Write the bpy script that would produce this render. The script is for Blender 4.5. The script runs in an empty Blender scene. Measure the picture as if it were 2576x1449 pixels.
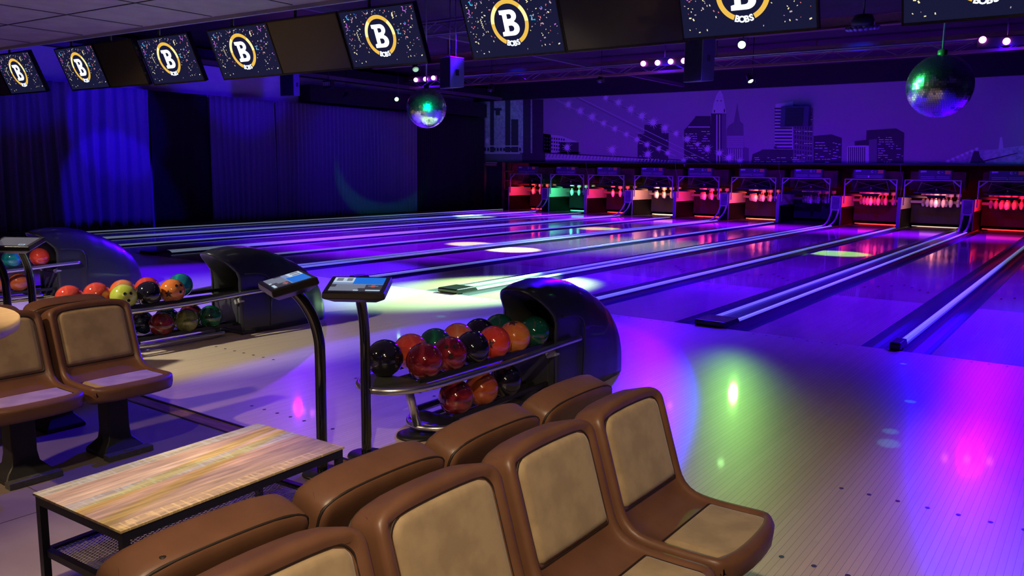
import bpy, bmesh, math, random
from mathutils import Vector, Matrix, noise
random.seed(7)
PI = math.pi
C = bpy.context.scene.collection
SC = bpy.context.scene
S = 3.4857            # one pair of lanes
HL = S / 2

# ------------------------------------------------------------------ camera
CP = Vector((3.1829, -7.8039, 1.5627)); YAW, PITCH, ROLL, FP = .6281, .1443, .0116, 2062.1
_f = Vector((-math.sin(YAW) * math.cos(PITCH), math.cos(YAW) * math.cos(PITCH), -math.sin(PITCH)))
_r0 = Vector((math.cos(YAW), math.sin(YAW), 0)); _u0 = _r0.cross(_f)
_r = math.cos(ROLL) * _r0 + math.sin(ROLL) * _u0
_u = -math.sin(ROLL) * _r0 + math.cos(ROLL) * _u0
cam = bpy.data.cameras.new('camera'); camo = bpy.data.objects.new('camera', cam); C.objects.link(camo)
cam.sensor_width = 36; cam.lens = FP * 36 / 2576; cam.clip_end = 100; cam.clip_start = .05
camo.matrix_world = Matrix(((_r.x, _u.x, -_f.x, CP.x), (_r.y, _u.y, -_f.y, CP.y), (_r.z, _u.z, -_f.z, CP.z), (0, 0, 0, 1)))
SC.camera = camo

def at(px, py, ax, v):
    """the point of a real plane (x, y or z = v) that a photo pixel shows"""
    d = _f + (px - 1288) / FP * _r - (py - 724.5) / FP * _u
    i = 'xyz'.index(ax)
    return CP + d * ((v - CP[i]) / d[i])

# ------------------------------------------------------------------ materials
MATS = {}
def mat(name, col, rough=.5, metal=0, spec=.5, emit=None, es=1, coat=0, sheen=0, alpha=None):
    if name in MATS: return MATS[name]
    m = bpy.data.materials.new(name); m.use_nodes = True; MATS[name] = m
    b = m.node_tree.nodes['Principled BSDF']
    b.inputs['Base Color'].default_value = (*col, 1); b.inputs['Roughness'].default_value = rough
    b.inputs['Metallic'].default_value = metal; b.inputs['Specular IOR Level'].default_value = spec
    b.inputs['Coat Weight'].default_value = coat; b.inputs['Coat Roughness'].default_value = .05
    if sheen: b.inputs['Sheen Weight'].default_value = sheen
    if emit: b.inputs['Emission Color'].default_value = (*emit, 1); b.inputs['Emission Strength'].default_value = es
    return m

def NT(m): return m.node_tree.nodes, m.node_tree.links, m.node_tree.nodes['Principled BSDF']

def noisy(name, c1, c2, scale=5, detail=4, rough=.5, lo=.35, hi=.65, stretch=(1, 1, 1), coord='Object', bump=0, bscale=None, **k):
    m = mat(name, c1, rough, **k); n, l, b = NT(m)
    tc = n.new('ShaderNodeTexCoord'); mp = n.new('ShaderNodeMapping'); mp.inputs['Scale'].default_value = stretch
    tx = n.new('ShaderNodeTexNoise'); tx.inputs['Scale'].default_value = scale; tx.inputs['Detail'].default_value = detail
    r = n.new('ShaderNodeValToRGB'); r.color_ramp.elements[0].position = lo; r.color_ramp.elements[1].position = hi
    r.color_ramp.elements[0].color = (*c1, 1); r.color_ramp.elements[1].color = (*c2, 1)
    l.new(tc.outputs[coord], mp.inputs['Vector']); l.new(mp.outputs[0], tx.inputs['Vector'])
    l.new(tx.outputs['Fac'], r.inputs['Fac']); l.new(r.outputs[0], b.inputs['Base Color'])
    if bump:
        t2 = n.new('ShaderNodeTexNoise'); t2.inputs['Scale'].default_value = bscale or scale * 8; t2.inputs['Detail'].default_value = 5
        l.new(mp.outputs[0], t2.inputs['Vector'])
        bp = n.new('ShaderNodeBump'); bp.inputs['Strength'].default_value = bump; bp.inputs['Distance'].default_value = .002
        l.new(t2.outputs['Fac'], bp.inputs['Height']); l.new(bp.outputs[0], b.inputs['Normal'])
    return m

def boards(name, c1, c2, seam, bw, rough, zone=None, c3=None, c4=None, coat=0, spec=.5):
    """narrow maple boards running along Y; optional darker wood past y = zone"""
    m = mat(name, c1, rough, coat=coat, spec=spec); n, l, b = NT(m)
    tc = n.new('ShaderNodeTexCoord'); sx = n.new('ShaderNodeSeparateXYZ'); l.new(tc.outputs['Object'], sx.inputs[0])
    def M(op, a, bb=None):
        q = n.new('ShaderNodeMath'); q.operation = op
        for i, v in enumerate((a, bb)):
            if v is None: continue
            if isinstance(v, (int, float)): q.inputs[i].default_value = v
            else: l.new(v, q.inputs[i])
        return q.outputs[0]
    xs = M('DIVIDE', sx.outputs['X'], bw); fl = M('FLOOR', xs); fr = M('FRACT', xs)
    seg = M('FLOOR', M('ADD', M('DIVIDE', sx.outputs['Y'], 1.3), M('MULTIPLY', fl, .37)))
    cv = n.new('ShaderNodeCombineXYZ'); l.new(fl, cv.inputs[0]); l.new(seg, cv.inputs[1])
    wn = n.new('ShaderNodeTexWhiteNoise'); l.new(cv.outputs[0], wn.inputs['Vector'])
    mp = n.new('ShaderNodeMapping'); mp.inputs['Scale'].default_value = (30, 1.2, 1); l.new(tc.outputs['Object'], mp.inputs[0])
    tx = n.new('ShaderNodeTexNoise'); tx.inputs['Scale'].default_value = 2; tx.inputs['Detail'].default_value = 4; l.new(mp.outputs[0], tx.inputs['Vector'])
    f = M('ADD', M('MULTIPLY', wn.outputs['Value'], .6), M('MULTIPLY', tx.outputs['Fac'], .4))
    def mix(fac, a, bb):
        q = n.new('ShaderNodeMix'); q.data_type = 'RGBA'; l.new(fac, q.inputs[0])
        for i, v in ((6, a), (7, bb)):
            if isinstance(v, tuple): q.inputs[i].default_value = (*v, 1)
            else: l.new(v, q.inputs[i])
        return q.outputs[2]
    col = mix(f, c1, c2)
    if zone is not None:
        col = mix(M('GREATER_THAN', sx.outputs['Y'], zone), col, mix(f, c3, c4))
    sm = M('LESS_THAN', fr, .07)
    col = mix(sm, col, seam)
    l.new(col, b.inputs['Base Color'])
    return m

BLK = mat('black_plastic', (.012, .012, .013), .42)
GLOSSBLK = mat('gloss_black', (.008, .008, .009), .12, coat=.5)
HOOD = noisy('hood_plastic', (.015, .016, .024), (.019, .02, .029), 300, 2, rough=.34, bump=.15, bscale=900, coat=.35)
HOODIN = mat('hood_inside', (.055, .06, .05), .55)
STEEL = mat('satin_steel', (.62, .62, .62), .32, metal=1)
ALU = mat('pale_rail_added_glow', (.93, .93, .95), .35, emit=(.55, .75, 1.0), es=.15)  # faint emission added to brighten the rails, which are no lamps
SHELL = noisy('brown_chair_shell', (.135, .06, .032), (.165, .075, .04), 9, 3, rough=.42, bump=.08, bscale=500)
SEAM = mat('dark_piping', (.02, .011, .008), .6)
SUEDE = noisy('tan_suede', (.29, .205, .115), (.38, .275, .155), 11, 9, rough=.85, lo=.40, hi=.62, sheen=.25, bump=.2, bscale=400)
POST = mat('black_post', (.014, .014, .016), .5)
IRON = noisy('cast_foot', (.05, .05, .052), (.07, .07, .07), 30, rough=.55)
WOODF = boards('approach_boards', (.66, .52, .37), (.76, .61, .45), (.36, .27, .19), .0278, .36, coat=.25)
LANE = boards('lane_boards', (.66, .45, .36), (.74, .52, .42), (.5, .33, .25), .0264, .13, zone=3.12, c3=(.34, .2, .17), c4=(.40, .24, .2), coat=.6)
GUT = noisy('gutter_plastic', (.035, .035, .055), (.05, .05, .08), 3, rough=.28, stretch=(1, .2, 1))
DIVT = mat('divider_top', (.05, .05, .06), .3)
TILE = None

# ------------------------------------------------------------------ mesh helpers
def add_box(bm, x0, x1, y0, y1, z0, z1, mi=0, M=None):
    vs = [bm.verts.new((x, y, z)) for x in (x0, x1) for y in (y0, y1) for z in (z0, z1)]
    for q in ((0, 1, 3, 2), (4, 6, 7, 5), (0, 4, 5, 1), (2, 3, 7, 6), (0, 2, 6, 4), (1, 5, 7, 3)):
        f = bm.faces.new([vs[i] for i in q]); f.material_index = mi
    if M is not None: bmesh.ops.transform(bm, matrix=M, verts=vs)
    return vs

def add_tube(bm, pts, r, n=10, closed=False, cap=True, mi=0, flat=None):
    pts = [Vector(p) for p in pts]; rings = []; N = len(pts); up = None
    for i, p in enumerate(pts):
        if closed: t = pts[(i + 1) % N] - pts[i - 1]
        else: t = pts[min(i + 1, N - 1)] - pts[max(i - 1, 0)]
        t.normalize()
        if up is None: up = t.orthogonal().normalized() if flat is None else Vector(flat)
        a = (up - t * up.dot(t)).normalized(); b = t.cross(a); up = a
        rr = r[i] if isinstance(r, (list, tuple)) else r
        ra, rb = rr if isinstance(rr, (list, tuple)) else (rr, rr)
        rings.append([bm.verts.new(p + a * math.cos(2 * PI * k / n) * ra + b * math.sin(2 * PI * k / n) * rb) for k in range(n)])
    for i in range(N if closed else N - 1):
        A, B = rings[i], rings[(i + 1) % N]
        for k in range(n):
            f = bm.faces.new((A[k], A[(k + 1) % n], B[(k + 1) % n], B[k])); f.material_index = mi; f.smooth = True
    if cap and not closed:
        bm.faces.new(rings[0][::-1]).material_index = mi; bm.faces.new(rings[-1]).material_index = mi

def add_bar(bm, a, b, w, h, up=(0, 0, 1), mi=0):
    a, b = Vector(a), Vector(b); t = (b - a).normalized(); u = Vector(up); s = t.cross(u).normalized(); u = s.cross(t)
    vs = [bm.verts.new(p + s * i * w / 2 + u * j * h / 2) for p in (a, b) for i, j in ((-1, -1), (1, -1), (1, 1), (-1, 1))]
    for q in ((0, 1, 2, 3), (7, 6, 5, 4), (0, 4, 5, 1), (1, 5, 6, 2), (2, 6, 7, 3), (3, 7, 4, 0)):
        bm.faces.new([vs[i] for i in q]).material_index = mi

def add_lathe(bm, prof, n=24, c=(0, 0, 0), mis=None, ax=None):
    c = Vector(c); rings = []
    M = ax or Matrix.Identity(3)
    for r, z in prof:
        if r < 1e-6: rings.append([bm.verts.new(c + M @ Vector((0, 0, z)))])
        else: rings.append([bm.verts.new(c + M @ Vector((r * math.cos(2 * PI * k / n), r * math.sin(2 * PI * k / n), z))) for k in range(n)])
    for i in range(len(rings) - 1):
        A, B = rings[i], rings[i + 1]
        for k in range(n):
            a, a2, b, b2 = A[k % len(A)], A[(k + 1) % len(A)], B[k % len(B)], B[(k + 1) % len(B)]
            vs = [a] + ([a2] if len(A) > 1 else []) + ([b2] if len(B) > 1 else []) + [b]
            if len(vs) < 3: continue
            f = bm.faces.new(vs); f.smooth = True
            if mis: f.material_index = mis[i]

def add_sphere(bm, r, c=(0, 0, 0), seg=32, rng=20, mi=0):
    add_lathe(bm, [(0 if i in (0, rng) else r * math.sin(PI * i / rng), -r * math.cos(PI * i / rng)) for i in range(rng + 1)], seg, c, mis=[mi] * rng)

def add_poly(bm, pts, mi=0, smooth=False):
    f = bm.faces.new([bm.verts.new(p) for p in pts]); f.material_index = mi; f.smooth = smooth; return f

def obj(name, bm, mats, parent=None, loc=None, bevel=0, bseg=2, smooth=None, sub=0, label=None, autos=False):
    me = bpy.data.meshes.new(name)
    bmesh.ops.recalc_face_normals(bm, faces=bm.faces) if not getattr(bm, 'keepn', False) else None
    if smooth is not None:
        for f in bm.faces: f.smooth = smooth
    bm.to_mesh(me); bm.free()
    o = bpy.data.objects.new(name, me); C.objects.link(o)
    for m in (mats if isinstance(mats, (list, tuple)) else [mats]): me.materials.append(m)
    if parent: o.parent = parent
    if loc: o.location = loc
    if bevel:
        b = o.modifiers.new('b', 'BEVEL'); b.width = bevel; b.segments = bseg; b.limit_method = 'ANGLE'; b.angle_limit = .6
        if smooth is None:
            for f in me.polygons: f.use_smooth = True
        b.harden_normals = True
    if sub:
        s = o.modifiers.new('s', 'SUBSURF'); s.levels = sub; s.render_levels = sub
    if label: o['label'] = label
    return o

def box(name, x0, x1, y0, y1, z0, z1, m, parent=None, bevel=0, **k):
    bm = bmesh.new(); add_box(bm, x0, x1, y0, y1, z0, z1); return obj(name, bm, m, parent, bevel=bevel, **k)

def tag(o, label=None, cat=None, group=None, kind=None):
    if label: o['label'] = label
    if cat: o['category'] = cat
    if group: o['group'] = group
    if kind: o['kind'] = kind
    return o

def thing(name, label, cat, loc=(0, 0, 0), rz=0, group=None):
    o = bpy.data.objects.new(name, None); C.objects.link(o); o.empty_display_size = .1
    o.location = loc; o.rotation_euler = (0, 0, rz)
    return tag(o, label, cat, group)

def struct(o, label=None):
    o['kind'] = 'structure'
    if label: o['label'] = label
    return o

def copy_tree(o, parent=None):
    c = o.copy(); C.objects.link(c); c.parent = parent
    for ch in KIDS(o): copy_tree(ch, c)
    return c
def KIDS(o): return [x for x in list(C.objects) if x.parent == o]

def dup(o, loc, rz, label, group=None):
    c = copy_tree(o); c.location = loc; c.rotation_euler = (0, 0, rz); c['label'] = label
    if group: c['group'] = group
    return c

def light(kind, loc, to, power, col, size=.1, angle=45, blend=.3, sy=None):
    L = bpy.data.lights.new('lamp_light', kind); L.energy = power; L.color = col
    o = bpy.data.objects.new('lamp_light', L); C.objects.link(o); o.location = loc
    d = Vector(to) - Vector(loc); o.rotation_euler = d.to_track_quat('-Z', 'Y').to_euler()
    if kind == 'SPOT': L.spot_size = math.radians(angle); L.spot_blend = blend; L.shadow_soft_size = size
    elif kind == 'AREA':
        L.size = size
        if sy: L.shape = 'RECTANGLE'; L.size_y = sy
    else: L.shadow_soft_size = size
    return o

# ================================================================== the room
XL, XR = -17.5, 9.0
Y0, Y1 = -11.0, 21.0
TH = -4.89                      # back edge of the approach
TILE = noisy('seating_floor_vinyl', (.17, .135, .11), (.21, .17, .14), 3, 5, rough=.55, bump=.1, bscale=80)
n_, l_, b_ = NT(TILE)
# approach floor with its guide dots
bm = bmesh.new(); add_box(bm, XL, XR, TH, 0, -.12, 0)
def dot(x, y, r=.011):
    add_poly(bm, [(x + r * math.cos(a * PI / 5), y + r * 1.2 * math.sin(a * PI / 5), .0012) for a in range(10)], 1)
for n in range(-9, 5):
    cx = (n + .5) * HL
    for yy in (-.08, -3.66, -4.58):
        for k in range(-3, 4): dot(cx + k * .13, yy)
fl = struct(obj('floor', bm, [WOODF, mat('dot_inlay', (.03, .02, .02), .5)]))
struct(box('floor', XL, XR, Y0, TH - .11, -.12, 0, TILE))
bm = bmesh.new(); add_box(bm, XL, XR, TH - .11, TH - .014, -.1, .004)
struct(obj('trim_1', bm, noisy('threshold_wood', (.16, .075, .035), (.28, .15, .07), 6, 6, rough=.55, stretch=(1, 6, 1)), bevel=.002))
bm = bmesh.new(); add_box(bm, XL, XR, TH - .014, TH - .0005, -.1, .009); add_box(bm, XL, XR, TH - .121, TH - .1105, -.1, .003)
struct(obj('trim_2', bm, mat('threshold_black', (.01, .01, .01), .5)))
# seams of the seating floor
bm = bmesh.new()
for x in (-3.6, -.62, 2.4): add_box(bm, x, x + .004, Y0, TH - .13, -.01, .0012)
for y in (-6.1, -8.0): add_box(bm, XL, XR, y, y + .004, -.01, .001)
struct(obj('trim_3', bm, mat('floor_seam', (.06, .05, .045), .7)))
struct(box('wall_left', XL - .1, XL, Y0, Y1, -.1, 4.9, noisy('painted_wall', (.55, .55, .55), (.6, .6, .6), 2, rough=.8)))
struct(box('wall_right', XR, XR + .1, Y0, Y1, -.1, 4.9, mat('dark_wall', (.05, .05, .055), .8)))
struct(box('wall_front', XL, XR, Y0 - .1, Y0, -.1, 4.9, mat('dark_wall', (.05, .05, .055), .8)))
struct(box('wall_back', XL, XR, Y1, Y1 + .1, -.1, 4.9, mat('machine_room_wall', (.06, .045, .04), .9)))
struct(box('floor', XL, XR, 19.5, Y1, -.12, -.02, mat('machine_room_floor', (.05, .05, .05), .9)))
struct(box('floor', 3.66, XR, 0, 19.5, -.12, -.0005, WOODF))
struct(box('wall_back', 3.6, XR, 17.9, 18.0, -.1, 1.83, mat('machine_room_wall', (.06, .045, .04), .9)))
# high black ceiling over the lanes
CEIL = noisy('black_ceiling', (.012, .011, .014), (.022, .02, .024), 2, 5, rough=.9)
struct(box('ceiling', XL, XR, -2.6, Y1, 4.75, 4.85, CEIL))
# low panelled ceiling over the seats
CP1 = noisy('ceiling_panels', (.26, .20, .17), (.31, .245, .21), 4, 6, rough=.85, bump=.2, bscale=150)
def ey(x): return -2.36 + .0462 * (x + 2.785)
bm = bmesh.new()
lo = [bm.verts.new(p) for p in ((XL, Y0, 3.1), (XR, Y0, 3.1), (XR, ey(XR), 3.1), (XL, ey(XL), 3.1))]
hi = [bm.verts.new(v.co + Vector((0, 0, .08))) for v in lo]
bm.faces.new(lo); bm.faces.new(hi)
for i in range(4): bm.faces.new((lo[i], lo[(i + 1) % 4], hi[(i + 1) % 4], hi[i]))
struct(obj('ceiling', bm, CP1))
bm = bmesh.new()
for k in range(-14, 8):
    x = k * 1.22 + .3; add_box(bm, x, x + .012, Y0, ey(x) - .06, 3.094, 3.12)
for k in range(6):
    y = -3.25 - k * 1.22
    add_bar(bm, (XL, y + .0462 * (XL + 2.785), 3.1), (XR, y + .0462 * (XR + 2.785), 3.1), .012, .014)
struct(obj('trim_4', bm, mat('ceiling_joint', (.05, .045, .045), .8)))
bm = bmesh.new(); add_bar(bm, (XL, ey(XL), 3.09), (XR, ey(XR), 3.09), .03, .05)
struct(obj('trim_5', bm, mat('ceiling_edge_strip', (.30, .28, .33), .5)))
struct(box('wall_front', XL, XR, -2.75, -2.6, 3.3, 4.8, mat('fascia_black', (.015, .015, .018), .9)))
# left side: soffit box above the curtain, deeper part of the hall
struct(box('wall_left', XL, -16.95, 9.3, 18.1, 3.55, 4.05, mat('soffit_black', (.012, .011, .015), .85)))
struct(box('trim_6', XL, -16.6, -2.6, 18.1, 4.3, 4.6, mat('soffit_black', (.012, .011, .015), .85)))

# ------------------------------------------------------------------ curtains
def curtain(name, y0, y1, m, label, group, amp=.07, per=.19, x=-16.9, z1=3.45, seed=0, z0=.02):
    bm = bmesh.new(); n = int((y1 - y0) / .025); rows = 14; g = []
    for j in range(rows + 1):
        row = []; z = z0 + (z1 - z0) * j / rows
        for i in range(n + 1):
            y = y0 + (y1 - y0) * i / n
            ph = 2 * PI * y / per + 2.2 * noise.noise(Vector((y * .9, seed, z * .25)))
            a = amp * (.55 + .9 * abs(noise.noise(Vector((y * 1.7, seed + 5, z * .18))))) * (1.15 - .35 * j / rows)
            row.append(bm.verts.new((x + a * math.sin(ph) + .4 * a * math.sin(2.1 * ph + seed), y, z)))
        g.append(row)
    for j in range(rows):
        for i in range(n):
            f = bm.faces.new((g[j][i], g[j][i + 1], g[j + 1][i + 1], g[j + 1][i])); f.smooth = True
    o = obj(name, bm, m)
    s = o.modifiers.new('s', 'SOLIDIFY'); s.thickness = .004
    return tag(o, label, 'curtain', group)
CUR = noisy('stage_velour', (.16, .13, .20), (.2, .16, .24), 60, 3, rough=.9, sheen=.3)
CURB = noisy('black_molton', (.006, .006, .008), (.01, .01, .012), 60, 3, rough=.95)
g = 'tall curtains along the left wall'
curtain('stage_curtain', -4.0, 3.98, CUR, 'long pleated blue curtain nearest the camera, brightly lit at its right end', g, .10, .31, seed=1)
curtain('stage_curtain', 4.05, 5.72, CURB, 'plain black curtain between the bright blue curtain and the violet one', g, .012, .4, x=-16.98, seed=2)
curtain('stage_curtain', 5.72, 7.9, CUR, 'narrow dark violet curtain just right of the plain black one', g, .05, .19, seed=3)
curtain('stage_curtain', 7.95, 14.0, CUR, 'wide finely pleated curtain with a green crescent of light', g, .045, .16, seed=4)
curtain('stage_curtain', 14.05, 17.9, CURB, 'black curtain in the far corner beside the bridge picture', g, .03, .11, seed=6, z1=3.5)

# ================================================================== lanes
ordw = ['first', 'second', 'third', 'fourth', 'fifth', 'sixth', 'seventh', 'eighth', 'ninth', 'tenth', 'eleventh', 'twelfth']
LY = 19.42
# divider half widths: odd|even pairs share a wide one
def divhalf(n): return .16 if n % 2 == 0 else .05
for k in range(11):
    n = k - 9                                   # lane between divider n and n+1
    xl = n * HL + divhalf(n - 0 if True else 0); xr = (n + 1) * HL - divhalf(n + 1)
    nm = '%s bowling lane from the curtained wall, glossy boards between two gutters' % ordw[k]
    if k == 10: nm = 'eleventh bowling lane, cut off by the right edge of the view'
    t = thing('bowling_lane', nm, 'bowling lane', (0, 0, 0), 0, 'bowling lanes side by side')
    lx0, lx1 = xl + .2415, xr - .2415
    bm = bmesh.new(); add_box(bm, lx0, lx1, .001, LY, -.08, 0)
    # seven dark target arrows and the range dots
    cx = (lx0 + lx1) / 2
    for j in range(-3, 4):
        ax, ayy = cx + j * .132, 4.75 - abs(j) * .19
        add_poly(bm, [(ax - .016, ayy - .07, .001), (ax + .016, ayy - .07, .001), (ax, ayy + .08, .001)], 1)
    for j in (-4, -3, -2, 2, 3, 4):
        ax, ayy = cx + j * .11, 2.0 + (0 if abs(j) > 2 else .12)
        add_poly(bm, [(ax + .009 * math.cos(a * PI / 4), ayy + .009 * math.sin(a * PI / 4), .001) for a in range(8)], 1)
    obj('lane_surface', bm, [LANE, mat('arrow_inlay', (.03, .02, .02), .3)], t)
    for a, b in ((xl, lx0), (lx1, xr)):
        bm = bmesh.new(); ys = [0.001, LY]; cols = []
        for q in range(9):
            th = PI * q / 8; x = (a + b) / 2 - (b - a) / 2 * math.cos(th); z = -.072 * math.sin(th) ** .7 if 0 < q < 8 else 0
            cols.append([bm.verts.new((x, y, z - .004)) for y in ys])
        for q in range(8):
            f = bm.faces.new((cols[q][0], cols[q + 1][0], cols[q + 1][1], cols[q][1])); f.smooth = True
        bm.faces.new([c[0] for c in cols])
        obj('gutter', bm, GUT, t)
# dividers
CAPM = mat('divider_cap', (.02, .02, .022), .25, coat=.3)
for n in range(-9, 4):
    x = n * HL; w = divhalf(n)
    wide = n % 2 == 0
    if n == -9: lab = 'narrow lane divider along the curtained wall side of the first lane'
    elif n in (2, 3): continue
    else:
        lab = '%s lane divider with %s between the %s and %s lanes' % (
            'wide' if wide else 'narrow', 'two bright rails' if wide else 'a double bright rail', ordw[n + 8], ordw[n + 9])
    t = thing('lane_divider', lab, 'lane divider', (x, 0, 0), 0, 'dividers between the lanes')
    bm = bmesh.new(); add_box(bm, -w + .001, w - .001, .1, 17.6, -.08, .012); obj('divider_body', bm, DIVT, t)
    offs = (-.125, .125) if wide else (-.018, .018)
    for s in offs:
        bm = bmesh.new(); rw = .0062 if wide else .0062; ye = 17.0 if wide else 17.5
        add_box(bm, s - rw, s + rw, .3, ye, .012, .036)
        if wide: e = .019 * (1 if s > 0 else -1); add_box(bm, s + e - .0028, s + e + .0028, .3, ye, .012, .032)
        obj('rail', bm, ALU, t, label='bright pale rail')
    bm = bmesh.new()
    cl = .36 if wide else .26; h = .062 if wide else .07; ww = w if wide else .045
    prof = [(-.0, .004), (-.012, .012), (-.012, h * .8), (0, h), (cl, h), (cl + .05, .02), (cl + .05, .004)]
    A = [bm.verts.new((-ww, y, z)) for y, z in prof]; B = [bm.verts.new((ww, y, z)) for y, z in prof]
    bm.faces.new(A); bm.faces.new(B)
    for i in range(len(prof)): bm.faces.new((A[i], A[(i + 1) % len(prof)], B[(i + 1) % len(prof)], B[i]))
    obj('end_cap', bm, CAPM, t, bevel=.012, bseg=3, label='glossy black end cap at the foul line')

# ================================================================== ball returns
def curve_pts(pts, n=6, closed=False):
    """catmull-rom"""
    P = [Vector(p) for p in pts]; out = []; N = len(P)
    for i in range(N if closed else N - 1):
        p0, p1, p2, p3 = (P[(i - 1) % N] if closed or i > 0 else P[0]), P[i], P[(i + 1) % N], (P[(i + 2) % N] if closed or i + 2 < N else P[-1])
        for k in range(n):
            t = k / n
            out.append(.5 * ((2 * p1) + (p2 - p0) * t + (2 * p0 - 5 * p1 + 4 * p2 - p3) * t * t + (3 * p1 - p0 - 3 * p2 + p3) * t ** 3))
    if not closed: out.append(P[-1])
    return out

def interp(tab, x):
    if x <= tab[0][0]: return tab[0][1]
    for (a, b), (c, d) in zip(tab, tab[1:]):
        if x <= c:
            t = (x - a) / (c - a); t = t * t * (3 - 2 * t) * .35 + t * .65; return b + (d - b) * t
    return tab[-1][1]

HT = [(-3.50, .74), (-3.42, .772), (-3.3, .80), (-3.15, .812), (-3.0, .805), (-2.85, .775), (-2.65, .705), (-2.5, .635), (-2.38, .565), (-2.25, .46), (-2.17, .35), (-2.14, .24)]
WT = [(-3.50, .20), (-3.42, .225), (-3.3, .243), (-3.15, .252), (-2.8, .257), (-2.55, .247), (-2.35, .225), (-2.2, .185), (-2.14, .15)]

def make_hood(parent):
    bm = bmesh.new(); NTH, NYY = 40, 44; g = []; ex = 3.0
    def yfront(s):        # s: 0 at the foot of a side, 1 at the crown
        z = s
        return -3.215 if z < .56 else -3.215 - .235 * (min(1.1, (z - .56) / .23)) ** 1.25
    for j in range(NTH + 1):
        # arc parameter: 0 = right foot, NTH = left foot
        a = PI * j / NTH; c, s = math.cos(a), math.sin(a)
        # superellipse coordinates
        den = (abs(c) ** ex + abs(s) ** ex) ** (1 / ex); cx_, sz = c / den, s / den
        row = []
        for i in range(NYY + 1):
            t = i / NYY
            yf = -3.215
            y = None
            # front edge depends on height reached there
            for _ in range(6):
                h = interp(HT, yf); yf = yfront(h * sz)
            y = yf + (-2.14 - yf) * (t ** .9)
            h = interp(HT, y); w = interp(WT, y)
            z = h * sz
            # pocket in the lower side near the front for the rails
            k = max(0, min(1, (-2.90 - y) / .04)) * max(0, min(1, (.52 - z) / .04))
            row.append(bm.verts.new((cx_ * (w - .018 * k), y, z)))
        g.append(row)
    for j in range(NTH):
        for i in range(NYY):
            f = bm.faces.new((g[j][i], g[j][i + 1], g[j + 1][i + 1], g[j + 1][i])); f.smooth = True
    bm.faces.new([g[j][NYY] for j in range(NTH + 1)])
    # collar: the lip turns inwards to a smaller opening, lying deeper
    edge = [g[j][0].co.copy() for j in range(NTH + 1)]
    o = obj('hood', bm, HOOD, parent)
    sd = o.modifiers.new('s', 'SOLIDIFY'); sd.thickness = .018; sd.offset = -1
    bm = bmesh.new(); L0 = []; L1 = []; L2 = []
    for p in edge:
        if p.z < .30: pz = .30
        L0.append(bm.verts.new((p.x * .95, p.y + .004, p.z * .985)))
        zz = .36 + (p.z - .36) * .74 if p.z > .36 else p.z
        L1.append(bm.verts.new((p.x * .76, -3.17, zz)))
        L2.append(bm.verts.new((p.x * .74, -2.95, zz - .01)))
    for A, B in ((L0, L1), (L1, L2)):
        for i in range(NTH):
            f = bm.faces.new((A[i], A[i + 1], B[i + 1], B[i])); f.smooth = True
    obj('mouth_lining', bm, HOODIN, parent, label='dull grey lining round the ball opening')
    # dark inside + lower front panel
    bm = bmesh.new(); add_box(bm, -.185, .185, -2.96, -2.93, .02, .60); obj('inner_baffle', bm, mat('inside_black', (.004, .004, .004), .9), parent)
    bm = bmesh.new(); add_box(bm, -.225, .225, -3.20, -3.17, .03, .33); add_box(bm, -.16, .16, -3.207, -3.19, .08, .29)
    add_box(bm, -.235, .235, -3.21, -2.95, 0, .035)
    obj('front_panel', bm, mat('panel_grey', (.03, .03, .034), .5), parent, bevel=.006)
    # recess line on the sides
    for s in (-1, 1):
        bm = bmesh.new()
        pts = curve_pts([(s * .247, -3.17, .572), (s * .2495, -3.05, .565), (s * .2515, -2.94, .54), (s * .2545, -2.895, .47), (s * .2555, -2.89, .30), (s * .256, -2.91, .05)], 5)
        add_tube(bm, pts, .0045, 6); obj('side_crease', bm, HOOD, parent)

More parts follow.
